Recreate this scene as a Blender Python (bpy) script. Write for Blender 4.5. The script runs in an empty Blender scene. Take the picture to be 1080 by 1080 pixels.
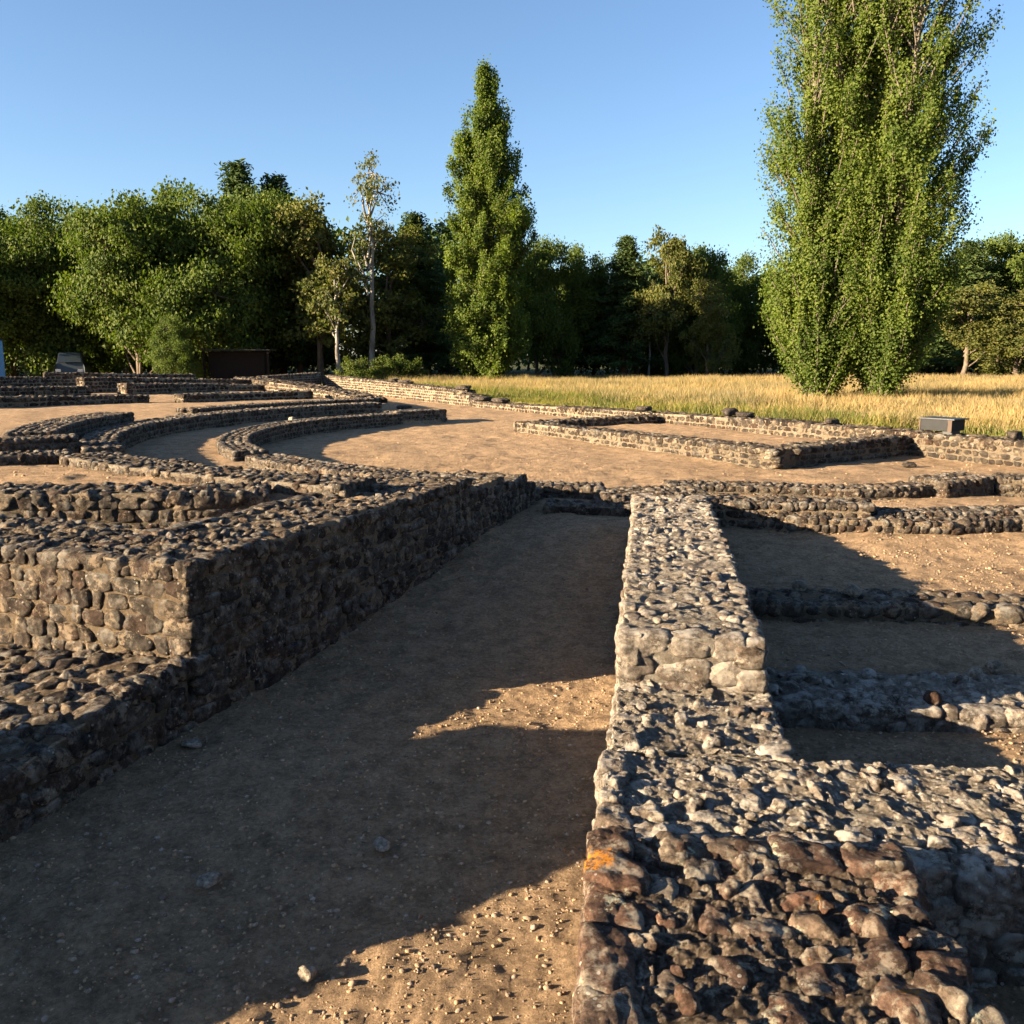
import bpy, bmesh, math, random
import numpy as np
from mathutils import Vector, Matrix

random.seed(11)
RNG = np.random.default_rng(11)
scene = bpy.context.scene
COL = scene.collection

# ------------------------------------------------------------------ camera model
H = 2.15                       # camera height above the corridor floor
FPX = 960.0                    # focal length in pixels of a 1080 px picture
PITCH = math.atan(165.0 / FPX)
SP, CP = math.sin(PITCH), math.cos(PITCH)


def P(x, y, z):
    """survey helper: the point at height z seen at pixel (x, y) of the photograph"""
    u = (x - 540) / FPX
    v = (540 - y) / FPX
    dz = -SP + v * CP
    dy = CP + v * SP
    t = (z - H) / dz
    return (u * t, dy * t)


# ------------------------------------------------------------------ numpy noise
def _hash(ix, iy, iz, seed):
    h = (ix.astype(np.int64) * 374761393 + iy.astype(np.int64) * 668265263 + iz.astype(np.int64) * 2147483647 + seed * 1274126177)
    h = (h ^ (h >> 13)) * 1274126177
    h = h & 0xffffffff
    h = h ^ (h >> 16)
    return (h & 0xffff) / 65535.0


def vnoise(p, scale, seed=0):
    q = p * scale
    i = np.floor(q).astype(np.int64)
    f = q - i
    f = f * f * (3 - 2 * f)
    r = 0
    for dx in (0, 1):
        wx = f[:, 0] if dx else 1 - f[:, 0]
        for dy in (0, 1):
            wy = f[:, 1] if dy else 1 - f[:, 1]
            for dz in (0, 1):
                wz = f[:, 2] if dz else 1 - f[:, 2]
                r = r + wx * wy * wz * _hash(i[:, 0] + dx, i[:, 1] + dy, i[:, 2] + dz, seed)
    return r * 2 - 1


def sstep(a, b, x):
    t = np.clip((x - a) / (b - a), 0, 1)
    return t * t * (3 - 2 * t)


# ------------------------------------------------------------------ mesh helpers
def mesh_from(name, verts, polys, mats, smooth=True):
    """polys: list of (index array (n,k), material index)"""
    me = bpy.data.meshes.new(name)
    verts = np.asarray(verts, dtype=np.float32)
    me.vertices.add(len(verts))
    me.vertices.foreach_set('co', verts.ravel())
    nl = sum(a.size for a, _ in polys)
    nf = sum(len(a) for a, _ in polys)
    me.loops.add(nl)
    me.polygons.add(nf)
    li = np.concatenate([a.ravel() for a, _ in polys]).astype(np.int32)
    ls, mi, off = [], [], 0
    for a, m in polys:
        n, k = a.shape
        ls.append(off + np.arange(n) * k)
        mi.append(np.full(n, m))
        off += n * k
    me.loops.foreach_set('vertex_index', li)
    me.polygons.foreach_set('loop_start', np.concatenate(ls).astype(np.int32))
    me.polygons.foreach_set('material_index', np.concatenate(mi).astype(np.int32))
    me.polygons.foreach_set('use_smooth', np.full(nf, smooth))
    me.update(calc_edges=True)
    me.validate()
    for m in mats:
        me.materials.append(m)
    return me


def link(name, me, loc=(0, 0, 0), parent=None):
    o = bpy.data.objects.new(name, me)
    COL.objects.link(o)
    o.location = loc
    if parent is not None:
        o.parent = parent
    return o


def tag(o, label=None, cat=None, group=None, kind=None):
    if label:
        o['label'] = label
    if cat:
        o['category'] = cat
    if group:
        o['group'] = group
    if kind:
        o['kind'] = kind
    return o


def ico(sub):
    bm = bmesh.new()
    bmesh.ops.create_icosphere(bm, subdivisions=sub, radius=1)
    v = np.array([x.co[:] for x in bm.verts])
    f = np.array([[a.index for a in t.verts] for t in bm.faces])
    bm.free()
    return v, f


ICO = {k: ico(k) for k in (1, 2, 3, 4)}


def rot_small(n, amp):
    """n random small rotations (n,3,3)"""
    a = RNG.normal(0, amp, (n, 3))
    cx, sx = np.cos(a[:, 0]), np.sin(a[:, 0])
    cy, sy = np.cos(a[:, 1]), np.sin(a[:, 1])
    cz, sz = np.cos(a[:, 2]), np.sin(a[:, 2])
    R = np.empty((n, 3, 3))
    R[:, 0, 0] = cy * cz; R[:, 0, 1] = sx * sy * cz - cx * sz; R[:, 0, 2] = cx * sy * cz + sx * sz
    R[:, 1, 0] = cy * sz; R[:, 1, 1] = sx * sy * sz + cx * cz; R[:, 1, 2] = cx * sy * sz - sx * cz
    R[:, 2, 0] = -sy; R[:, 2, 1] = sx * cy; R[:, 2, 2] = cx * cy
    return R


def stones(cen, axes, half, level, rough=1.0, power=3.2, clip=(.74, 1.06), hard=26):
    """cen (S,3); axes (S,3,3) rows = local axes in world; half (S,3)"""
    S = len(cen)
    d, f = ICO[level]
    V = len(d)
    rb = 1.0 / ((np.abs(d) ** power).sum(1)) ** (1 / power)
    r = np.repeat(rb[None, :], S, 0)
    K = 9
    n = RNG.normal(size=(S, K, 3))
    n /= np.linalg.norm(n, axis=2, keepdims=True)
    dist = RNG.uniform(clip[0], clip[1], (S, K))
    for k in range(K):
        dot = d @ n[:, k, :].T            # V,S
        dot = np.maximum(dot.T, 1e-3)
        lim = dist[:, k:k + 1] / dot
        r = -np.log(np.exp(-hard * r) + np.exp(-hard * np.minimum(lim, 4))) / hard
    # low lumps
    for fr, am in ((2.3, .055), (5.2, .035), (9.5, .02)):
        ph = RNG.uniform(0, 6.28, (S, 3))
        w = RNG.normal(0, 1, (S, 3, 3))
        w /= np.linalg.norm(w, axis=2, keepdims=True)
        a = 0
        for k in range(3):
            a = a + np.sin(fr * (w[:, k, :] @ d.T) + ph[:, k:k + 1])
        r = r * (1 + rough * am * a)
    loc = d[None] * r[:, :, None] * half[:, None, :]
    v = np.einsum('svk,skj->svj', loc, axes) + cen[:, None, :]
    faces = (f[None] + (np.arange(S) * V)[:, None, None]).reshape(-1, 3)
    v = v.reshape(-1, 3)
    if level >= 3:
        v = v + (v - np.repeat(cen, V, 0)) / (np.linalg.norm(v - np.repeat(cen, V, 0), axis=1, keepdims=True) + 1e-6) * (
            .006 * vnoise(v, 24, 61) + .012 * (np.abs(vnoise(v, 30, 63)) + .55 * np.abs(vnoise(v, 66, 64)) + .35 * np.abs(vnoise(v, 140, 65)) - .45))[:, None]
    return v, faces


# ------------------------------------------------------------------ materials
def new_mat(name):
    m = bpy.data.materials.new(name)
    m.use_nodes = True
    nt = m.node_tree
    nt.nodes.clear()
    return m, nt


def nd(nt, t, **kw):
    n = nt.nodes.new(t)
    for k, v in kw.items():
        if k in n.inputs.keys() if hasattr(n.inputs, 'keys') else False:
            n.inputs[k].default_value = v
        else:
            setattr(n, k, v)
    return n


def ramp(nt, stops, interp='LINEAR'):
    r = nt.nodes.new('ShaderNodeValToRGB')
    r.color_ramp.interpolation = interp
    e = r.color_ramp.elements
    while len(e) < len(stops):
        e.new(0.5)
    for el, (p, c) in zip(e, stops):
        el.position = p
        el.color = (*c, 1) if len(c) == 3 else c
    return r


def noise(nt, vec, scale, detail=4, rough=.55):
    n = nt.nodes.new('ShaderNodeTexNoise')
    n.inputs['Scale'].default_value = scale
    n.inputs['Detail'].default_value = detail
    n.inputs['Roughness'].default_value = rough
    nt.links.new(vec, n.inputs['Vector'])
    return n.outputs['Fac']


def mix(nt, fac, a, b, mode='MIX'):
    n = nt.nodes.new('ShaderNodeMix')
    n.data_type = 'RGBA'
    n.blend_type = mode
    for sock, val in ((n.inputs[0], fac), (n.inputs[6], a), (n.inputs[7], b)):
        if isinstance(val, (int, float)):
            sock.default_value = val
        elif isinstance(val, tuple):
            sock.default_value = (*val, 1)
        else:
            nt.links.new(val, sock)
    return n.outputs[2]


def math_n(nt, op, a, b=None, clamp=False):
    n = nt.nodes.new('ShaderNodeMath')
    n.operation = op
    n.use_clamp = clamp
    for i, val in enumerate((a, b)):
        if val is None:
            continue
        if isinstance(val, (int, float)):
            n.inputs[i].default_value = val
        else:
            nt.links.new(val, n.inputs[i])
    return n.outputs[0]


def thresh(nt, val, lo, hi):
    n = nt.nodes.new('ShaderNodeMapRange')
    n.inputs['From Min'].default_value = lo
    n.inputs['From Max'].default_value = hi
    nt.links.new(val, n.inputs['Value'])
    return n.outputs['Result']


def bump(nt, h, dist, strength=1.0, prev=None):
    b = nt.nodes.new('ShaderNodeBump')
    b.inputs['Strength'].default_value = strength
    b.inputs['Distance'].default_value = dist
    nt.links.new(h, b.inputs['Height'])
    if prev is not None:
        nt.links.new(prev, b.inputs['Normal'])
    return b.outputs['Normal']


def finish(nt, col, rough=.95, normal=None, spec=.15):
    p = nt.nodes.new('ShaderNodeBsdfPrincipled')
    if isinstance(col, tuple):
        p.inputs['Base Color'].default_value = (*col, 1)
    else:
        nt.links.new(col, p.inputs['Base Color'])
    p.inputs['Roughness'].default_value = rough
    p.inputs['Specular IOR Level'].default_value = spec
    if normal is not None:
        nt.links.new(normal, p.inputs['Normal'])
    o = nt.nodes.new('ShaderNodeOutputMaterial')
    nt.links.new(p.outputs[0], o.inputs[0])
    return p


def obj_vec(nt):
    return nt.nodes.new('ShaderNodeTexCoord').outputs['Object']


def stone_material(name, tones, lichen=.5, lichen_col=(.36, .335, .29), orange=0.0, fine=1.0, mott=(.35, 1.5), smear=None):
    m, nt = new_mat(name)
    vec = obj_vec(nt)
    geo = nt.nodes.new('ShaderNodeNewGeometry')
    stops = [(i / (len(tones) - 1), c) for i, c in enumerate(tones)]
    rp = ramp(nt, stops)
    nt.links.new(geo.outputs['Random Per Island'], rp.inputs[0])
    # offset the texture per stone so neighbouring stones do not share patches
    n1 = noise(nt, vec, 13 * fine, 6, .7)
    dark = ramp(nt, [(.36, (mott[0],) * 3), (.64, (mott[1],) * 3)])
    nt.links.new(n1, dark.inputs[0])
    col = mix(nt, 1.0, rp.outputs[0], dark.outputs[0], 'MULTIPLY')
    n1b = noise(nt, vec, 46 * fine, 7, .8)
    gr = ramp(nt, [(.34, (.38,) * 3), (.5, (.95,) * 3), (.66, (1.55,) * 3)])
    nt.links.new(n1b, gr.inputs[0])
    col = mix(nt, .9, col, gr.outputs[0], 'MULTIPLY')
    if smear:
        sm = thresh(nt, noise(nt, vec, 8 * fine, 9, .78), .53, .585)
        col = mix(nt, math_n(nt, 'MULTIPLY', sm, .8), col, smear)
    # pale crust of lichen in patches, more on upper sides
    sep = nt.nodes.new('ShaderNodeSeparateXYZ')
    nt.links.new(geo.outputs['Normal'], sep.inputs[0])
    up = thresh(nt, sep.outputs[2], -.2, .9)
    n2 = noise(nt, vec, 9 * fine, 8, .72)
    lf = thresh(nt, n2, .60 - .16 * lichen, .70 - .13 * lichen)
    upw = math_n(nt, 'MULTIPLY_ADD', up, .75)
    upw.node.inputs[2].default_value = .25
    lf = math_n(nt, 'MULTIPLY', lf, upw)
    lf = math_n(nt, 'MULTIPLY', lf, min(1.0, .55 + .4 * lichen))
    col = mix(nt, lf, col, lichen_col)
    # small round spots
    vo = nt.nodes.new('ShaderNodeTexVoronoi')
    vo.inputs['Scale'].default_value = 24 * fine
    nt.links.new(vec, vo.inputs['Vector'])
    sp = math_n(nt, 'LESS_THAN', vo.outputs['Distance'], .16)
    n3 = noise(nt, vec, 5, 2)
    sp = math_n(nt, 'MULTIPLY', sp, thresh(nt, n3, .5, .6))
    col = mix(nt, math_n(nt, 'MULTIPLY', sp, .6), col, (.58, .56, .50))
    if orange > 0:
        pos = geo.outputs['Position']
        of = None
        for (qx, qy, qr) in ((*P(630, 904, .53), .055), (*P(872, 946, .53), .03), (*P(965, 1045, .53), .035)):
            dn = nt.nodes.new('ShaderNodeVectorMath')
            dn.operation = 'DISTANCE'
            nt.links.new(pos, dn.inputs[0])
            dn.inputs[1].default_value = (qx, qy, .52)
            near = thresh(nt, dn.outputs['Value'], qr * 1.7, qr * .4)
            of = near if of is None else math_n(nt, 'MAXIMUM', of, near)
        na = math_n(nt, 'MULTIPLY', math_n(nt, 'SUBTRACT', noise(nt, vec, 30, 6, .75), .5), 2.4)
        of = thresh(nt, math_n(nt, 'ADD', of, na), .42, .55)
        of = math_n(nt, 'MULTIPLY', of, thresh(nt, noise(nt, vec, 38, 8, .85), .46, .52))
        col = mix(nt, math_n(nt, 'MULTIPLY', of, .92), col, (.55, .215, .02))
        n5 = noise(nt, vec, 6.5, 6, .7)
        of2 = thresh(nt, n5, .60, .66)
        col = mix(nt, math_n(nt, 'MULTIPLY', of2, .85), col, (.56, .56, .40))
    b1 = bump(nt, noise(nt, vec, 26 * fine, 10, .8), .075 / fine, 1.0)
    b2 = bump(nt, noise(nt, vec, 90 * fine, 6, .75), .022 / fine, 1.0, b1)
    finish(nt, col, .92, b2, .2)
    return m


def mortar_material(name, base, pale, dark, fine=1.0, lich=.5):
    m, nt = new_mat(name)
    vec = obj_vec(nt)
    n0 = noise(nt, vec, 3.1, 5, .6)
    c = ramp(nt, [(.3, base), (.7, tuple(.82 * x for x in base))])
    nt.links.new(n0, c.inputs[0])
    col = c.outputs[0]
    n1 = noise(nt, vec, 11 * fine, 8, .75)
    col = mix(nt, thresh(nt, n1, .60 - .15 * lich, .68 - .1 * lich), col, pale)
    n2 = noise(nt, vec, 27 * fine, 7, .7)
    col = mix(nt, math_n(nt, 'MULTIPLY', thresh(nt, n2, .57, .68), .6), col, dark)
    n3 = noise(nt, vec, 48 * fine, 8, .82)
    g = ramp(nt, [(.34, (.5,) * 3), (.5, (1.0,) * 3), (.66, (1.45,) * 3)])
    nt.links.new(n3, g.inputs[0])
    col = mix(nt, .9, col, g.outputs[0], 'MULTIPLY')
    b1 = bump(nt, noise(nt, vec, 20 * fine, 10, .80), .04 / fine, 1.0)
    b2 = bump(nt, noise(nt, vec, 80 * fine, 6, .78), .012 / fine, 1.0, b1)
    finish(nt, col, .97, b2, .1)
    return m


TSC = .46
TONES = [(.075, .055, .045), (.11, .07, .05), (.19, .15, .115), (.135, .11, .09), (.23, .175, .125), (.10, .085, .075), (.17, .10, .065), (.26, .215, .165)]
TONES_DARK = [(.06, .04, .032), (.115, .066, .046), (.14, .108, .085), (.165, .085, .054), (.085, .06, .048), (.19, .145, .105), (.125, .075, .052), (.09, .066, .054)]
TONES_PALE = [(.12, .095, .075), (.24, .195, .155), (.30, .25, .20), (.17, .125, .09), (.27, .22, .18), (.20, .165, .135), (.14, .10, .075)]
TONES, TONES_DARK, TONES_PALE = [[tuple(c * k for c in t) for t in L] for L, k in ((TONES, TSC), (TONES_DARK, .85), (TONES_PALE, .82))]
S_FACE = stone_material('sandstone_rubble', TONES, lichen=.62, smear=(.33, .25, .17))
S_PALE = stone_material('lichened_sandstone', TONES_PALE, lichen=.85, lichen_col=(.50, .46, .40), smear=(.48, .42, .34))
S_DARK = stone_material('dark_ironstone', TONES_DARK, lichen=.52, orange=1.0, lichen_col=(.42, .37, .29), smear=(.27, .225, .175))
S_FAR = stone_material('weathered_rubble', TONES, lichen=.4, fine=.5, smear=(.30, .235, .16))
S_STAGE = stone_material('pale_stage_rubble', TONES, lichen=.5, fine=.5, smear=(.36, .295, .21))
MORT = mortar_material('lime_mortar', (.40, .30, .20), (.46, .39, .30), (.13, .10, .075))
MORT_PALE = mortar_material('bleached_mortar', (.50, .42, .33), (.66, .60, .51), (.17, .125, .095), lich=.9)
MORT_DARK = mortar_material('weathered_mortar', (.25, .19, .14), (.48, .42, .33), (.075, .05, .036))
MORT_FAR = mortar_material('old_mortar', (.36, .285, .2), (.42, .36, .28), (.12, .095, .07), fine=.6)
MORT_TOP = mortar_material('rubble_core', (.27, .22, .165), (.38, .34, .28), (.085, .066, .052), fine=.7)


# ------------------------------------------------------------------ terrain
CX, CY = 2.8, 18.2                                   # centre of the curved seating


def l_edge(y):                                       # right edge of the left corridor wall
    return np.where(y > 5.08, -1.865 + .361 * (y - 5.08), -1.865 + .32 * (y - 5.08))


def m_left(y):
    return .555 + .149 * (y - 4.69)


def height(x, y):
    x = np.asarray(x, float)
    y = np.asarray(y, float)
    z_mid = .36 * sstep(5.8, 10.9, y)
    # right of the middle wall: terraces held by the cross walls
    z_r = .06 + .10 * sstep(5.05, 5.2, y) + .08 * sstep(6.8, 6.95, y) + .14 * sstep(7.2, 8.9, y)
    z_r = z_r - .02 * np.clip(x - 2.5, 0, 6) * (1 - sstep(8, 9, y))
    z_r = z_r + (.42 - z_r) * sstep(9.15, 9.5, y)
    z_r = np.where(y < 3.3, 0.0, z_r)
    z = np.where(x > m_left(y) + .38, z_r, z_mid)
    z = np.where(y > 11.0, .38, z)
    # seating (cavea) on the left
    r = np.hypot(x - CX, y - CY)
    zc = .38 + .17 * sstep(7.85, 8.05, r) + .05 * sstep(10.0, 10.2, r) + .14 * sstep(10.8, 11.0, r)
    zc = zc + .16 * sstep(17, 30, r)
    near = .93 - .1 * 0
    plateau = sstep(13.0, 11.2, y) * sstep(10.75, 11.0, r)
    zc = zc + (near - zc) * plateau
    zc = np.where((y < 7.72) & (r > 8), .68, zc)
    zc = np.where(y < 5.08 + .404 * (-1.87 - x) + .35, .28, zc)
    zc = zc + (.45 - zc) * sstep(30, 48, r)
    s = (x + 4.95) * -.823 + (y - 29) * -.568
    left = (x < l_edge(y) - .35) & (y < 11.3)
    cav = left | ((y >= 11.3) & (s > 0) & (x < CX - .8))
    z = np.where(cav, zc, z)
    # meadow behind the long wall, and the raised stage floor in front of it
    dl = (x - 8.16) * .88 + (y - 14.4) * .476
    z = np.where(dl > .35, .55, z)
    al = (x - 8.16) * -.476 + (y - 14.4) * .88
    stage = (dl < .35) & (dl > -3.35) & (al > 2.2) & (al < 10.6)
    z = np.where(stage, .50, z)
    return z


def lumps(x, y):
    p = np.stack([x, y, np.zeros_like(x)], 1)
    far = np.clip(1.6 - y / 14, .25, 1)
    return (.022 * vnoise(p, 1.1, 1) + .014 * vnoise(p, 3.3, 2) + far * (.008 * vnoise(p, 9, 3) + .008 * np.abs(vnoise(p, 13, 4)) + .009 * np.abs(vnoise(p, 27, 5)) + .003 * vnoise(p, 44, 6) - .006))


def gz(x, y):
    x = np.atleast_1d(np.asarray(x, float))
    y = np.atleast_1d(np.asarray(y, float))
    return height(x, y) + lumps(x, y)


def axis(segs):
    out = [segs[0][0]]
    for a, b, st in segs:
        n = max(1, int(round((b - a) / st)))
        out += list(np.linspace(a, b, n + 1)[1:])
    return np.array(out)


def geo_tail(start, end, st, g=1.12):
    out, v = [], start
    while v < end:
        st *= g
        v += st
        out.append(v)
    return np.array(out)


def ground_material():
    m, nt = new_mat('dry_sand')
    vec = obj_vec(nt)
    n1 = noise(nt, vec, .55, 6, .6)
    c = ramp(nt, [(.3, (.32, .218, .13)), (.52, (.365, .252, .153)), (.72, (.29, .2, .122))])
    nt.links.new(n1, c.inputs[0])
    n2 = noise(nt, vec, 6.5, 7, .7)
    d = ramp(nt, [(.36, (.62,) * 3), (.6, (1.12,) * 3)])
    nt.links.new(n2, d.inputs[0])
    col = mix(nt, 1.0, c.outputs[0], d.outputs[0], 'MULTIPLY')
    n3 = noise(nt, vec, 34, 8, .8)
    d3 = ramp(nt, [(.36, (.5,) * 3), (.62, (1.35,) * 3)])
    nt.links.new(n3, d3.inputs[0])
    col = mix(nt, .85, col, d3.outputs[0], 'MULTIPLY')
    # pale grit
    vo = nt.nodes.new('ShaderNodeTexVoronoi')
    vo.inputs['Scale'].default_value = 55
    nt.links.new(vec, vo.inputs['Vector'])
    sp = math_n(nt, 'LESS_THAN', vo.outputs['Distance'], .2)
    sepc = nt.nodes.new('ShaderNodeSeparateColor')
    nt.links.new(vo.outputs['Color'], sepc.inputs[0])
    sp = math_n(nt, 'MULTIPLY', sp, math_n(nt, 'GREATER_THAN', sepc.outputs[0], .72))
    col = mix(nt, math_n(nt, 'MULTIPLY', sp, .5), col, (.48, .40, .31))
    # meadow soil behind the long wall: straw and thatch
    sx = nt.nodes.new('ShaderNodeSeparateXYZ')
    nt.links.new(vec, sx.inputs[0])
    a = math_n(nt, 'MULTIPLY', sx.outputs[0], .88)
    b = math_n(nt, 'MULTIPLY', sx.outputs[1], .476)
    dl = math_n(nt, 'ADD', a, b)
    dl = math_n(nt, 'SUBTRACT', dl, 8.16 * .88 + 14.4 * .476)
    fm = thresh(nt, dl, .25, .6)
    nm = noise(nt, vec, .8, 5)
    mc = ramp(nt, [(.35, (.17, .19, .055)), (.55, (.30, .23, .095))])
    nt.links.new(nm, mc.inputs[0])
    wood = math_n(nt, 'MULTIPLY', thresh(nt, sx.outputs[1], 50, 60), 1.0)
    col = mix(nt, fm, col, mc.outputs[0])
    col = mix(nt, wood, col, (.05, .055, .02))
    b1 = bump(nt, noise(nt, vec, 17, 8, .7), .03, .9)
    b2 = bump(nt, noise(nt, vec, 55, 8, .8), .035, 1.0, b1)
    finish(nt, col, .97, b2, .1)
    return m


def build_ground():
    X = axis([(-12, -4.6, .1), (-4.6, -2.6, .04), (-2.6, 1.2, .022), (1.2, 5.6, .04), (5.6, 10, .1)])
    tail = geo_tail(10, 2500, .12)
    X = np.concatenate([-(tail + 2)[::-1], X, tail])
    Y = axis([(-3, 1, .12), (1, 1.9, .04), (1.9, 6, .022), (6, 12, .04), (12, 32, .1)])
    Y = np.concatenate([-3 - geo_tail(0, 900, .2, 1.3)[::-1], Y, geo_tail(32, 2500, .12)])
    gx, gy = np.meshgrid(X, Y)
    x, y = gx.ravel(), gy.ravel()
    z = gz(x, y)
    nx, ny = len(X), len(Y)
    i = np.arange(nx * ny).reshape(ny, nx)
    q = np.stack([i[:-1, :-1].ravel(), i[:-1, 1:].ravel(), i[1:, 1:].ravel(), i[1:, :-1].ravel()], 1)
    me = mesh_from('ground', np.stack([x, y, z], 1), [(q, 0)], [ground_material()])
    tag(link('ground', me), kind='structure')


build_ground()


# ------------------------------------------------------------------ rubble walls
def resample(pts, ds):
    """pts rows (x, y, z0, z1); linear resampling by arc length; keeps steps crisp"""
    pts = np.asarray(pts, float)
    d = np.hypot(np.diff(pts[:, 0]), np.diff(pts[:, 1]))
    s = np.concatenate([[0], np.cumsum(d)])
    n = max(2, int(math.ceil(s[-1] / ds)) + 1)
    q = np.linspace(0, s[-1], n)
    return q, np.stack([np.interp(q, s, pts[:, k]) for k in range(4)], 1), s


class Wall:
    """collects the rubble, facing stones and mortar of one wall"""

    def __init__(self):
        self.v, self.polys, self.n = [], [], 0

    def add(self, v, f, m):
        self.v.append(v)
        self.polys.append((f + self.n, m))
        self.n += len(v)

    def seg(self, pts, w, side=1, size=.13, course=.115, level=2, ds=.12, core=.022, top_gap=1.0, protr=.014, caps=(1, 1),
            top_size=None, wobble=.009, top_protr=None, faces=(1, 1), rough=.55, topfill=.9, w2=None, irr=.5, power=4.2, chips=0, tilt=.10, pits=0.0, embed=0.0, cap_size=None):
        """pts (x, y, z0, z1) along ONE edge of the wall; the body lies to the left (side=1) or right (side=-1)"""
        q, R, _ = resample(pts, ds)
        L = q[-1]
        T = np.gradient(R[:, :2], axis=0)
        T /= np.linalg.norm(T, axis=1, keepdims=True)
        N = np.stack([-T[:, 1], T[:, 0]], 1) * side
        ww = np.linspace(w, w2 if w2 else w, len(q))
        top_size = top_size or size
        top_protr = protr if top_protr is None else top_protr

        def at(s):
            return [np.interp(s, q, a) for a in (R[:, 0], R[:, 1], R[:, 2], R[:, 3], T[:, 0], T[:, 1], N[:, 0], N[:, 1], ww)]

        # mortar core
        fcore = core * .62
        nz, ntp = max(3, int(.5 / ds) + 2), max(4, int(w / ds) + 2)
        rows = []
        cz = np.linspace(0, 1, nz)
        ct = np.linspace(0, 1, ntp)
        prof = [(0, c) for c in cz] + [(t, 1) for t in ct[1:-1]] + [(1, c) for c in cz[::-1]]
        for (t, c) in prof:
            off = fcore + t * (ww - 2 * fcore)
            zz = R[:, 2] + c * (R[:, 3] - core - R[:, 2])
            rows.append(np.stack([R[:, 0] + N[:, 0] * off, R[:, 1] + N[:, 1] * off, zz], 1))
        A = np.stack(rows, 1)                               # (ns, np, 3)
        shp = A.shape
        A[0, :, :2] += T[0] * fcore
        A[-1, :, :2] -= T[-1] * fcore
        F = A.reshape(-1, 3)
        amp = wobble
        dn = np.stack([vnoise(F, 7, 21), vnoise(F, 7, 22), vnoise(F, 7, 23)], 1) * amp
        dn += np.stack([vnoise(F, 17, 31), vnoise(F, 17, 32), vnoise(F, 17, 33)], 1) * amp * .6
        F = F + dn
        if pits > 0:
            topmask = np.zeros(shp[:2], bool)
            topmask[:, len(cz):len(cz) + ntp - 2] = True
            tm = topmask.ravel()
            Q = F[tm]
            a1 = vnoise(Q * np.array([1, .8, 1]), 12, 41) + .6 * vnoise(Q, 27, 42)
            a2 = vnoise(Q, 34, 43) + .6 * vnoise(Q, 70, 44)
            a3 = vnoise(Q, 4.5, 45)
            a4 = np.abs(vnoise(Q, 26, 46)) + .5 * np.abs(vnoise(Q, 60, 47)) + .3 * np.abs(vnoise(Q, 125, 48))
            F[tm, 2] += pits * (-.034 * np.clip(a1 - .3, 0, 1) + .014 * np.clip(a1 + .35, -1, .5) + .006 * a2 + .006 * a3 + .022 * (a4 - .4))
        idx = np.arange(len(F)).reshape(shp[0], shp[1])
        quads = np.stack([idx[:-1, :-1].ravel(), idx[:-1, 1:].ravel(), idx[1:, 1:].ravel(), idx[1:, :-1].ravel()], 1)
        if side == 1:
            quads = quads[:, ::-1]
        self.add(F, quads, 0)
        for e, row in ((0, idx[0]), (1, idx[-1])):          # end caps of the core
            P_ = F[row]
            c = P_.mean(0)
            vv = np.concatenate([P_, c[None]])
            k = len(P_)
            tri = np.array([[i, i + 1, k] for i in range(k - 1)] + [[k - 1, 0, k]])
            self.add(vv, tri, 0)

        bags = {'face': ([], [], []), 'top': ([], [], []), 'chip': ([], [], [])}

        def put(s, off, z, hl, hd, hh, yaw=0.0, bag='face'):
            cen, ax, half = bags[bag]
            x, y, z0, z1, tx, ty, nx_, ny_, wv = at(s)
            t3 = np.array([tx, ty, 0]); n3 = np.array([nx_, ny_, 0])
            ca, sa = math.cos(yaw), math.sin(yaw)
            a = t3 * ca + n3 * sa
            b = -t3 * sa + n3 * ca
            cen.append((x + nx_ * off, y + ny_ * off, z))
            ax.append((a, b, (0, 0, 1)))
            half.append((hl, hd, hh))

        rnd = random.random
        # facing courses on both long faces
        for fi, on in enumerate(faces):
            if not on:
                continue
            zmin, zmax = R[:, 2].min(), R[:, 3].max()
            k = 0
            z = zmin
            while z < zmax:
                ch = course * (1 + (rnd() - .5) * .3 * irr)
                s = rnd() * size * .5 - size * .3
                while s < L:
                    ln = size * (.7 + .75 * rnd() ** 1.6)
                    if rnd() < .12 * irr:
                        ln *= 1.5
                    sc = s + ln / 2
                    if 0 <= sc <= L + .02:
                        x, y, z0, z1, *_r, wv = at(sc)
                        zc = z + ch / 2
                        if zc < z1 - ch * .2 and zc > z0 - ch:
                            pr = protr * (rnd() * 1.15 - .35)
                            hd = size * (.42 + .2 * rnd())
                            off = hd - pr if fi == 0 else wv - hd + pr
                            hh = ch * (.51 - .06 * irr * rnd())
                            zc = min(zc, z1 - hh * .97)
                            put(sc, off, zc + (rnd() - .5) * .014 * irr, ln * (.55 - .05 * irr * rnd()), hd, hh * 1.07)
                    s += ln * 1.01
                z += ch
                k += 1
        # end faces
        for e in (0, 1):
            if not caps[e]:
                continue
            sE = 0 if e == 0 else L
            x, y, z0, z1, tx, ty, nx_, ny_, wv = at(sE)
            z = z1
            while z > z0:
                ch = course * (1 + (rnd() - .5) * .25)
                t = 0.0
                while t < wv - .03:
                    cs = cap_size or size
                    ln = min(cs * (.8 + .8 * rnd()), wv - t)
                    if wv - t - ln < cs * .4:
                        ln = wv - t
                    hd = size * (.4 + .15 * rnd())
                    pr = protr * (rnd() * 1.15 - .3)
                    s_in = hd - pr if e == 0 else L - hd + pr
                    put(s_in, t + ln / 2, z - ch / 2, hd, ln * .51, ch * .515)
                    t += ln
                z -= ch
        # rubble of the top
        nr = max(1, int(round((w - .04) / (top_size * top_gap))))
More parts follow.
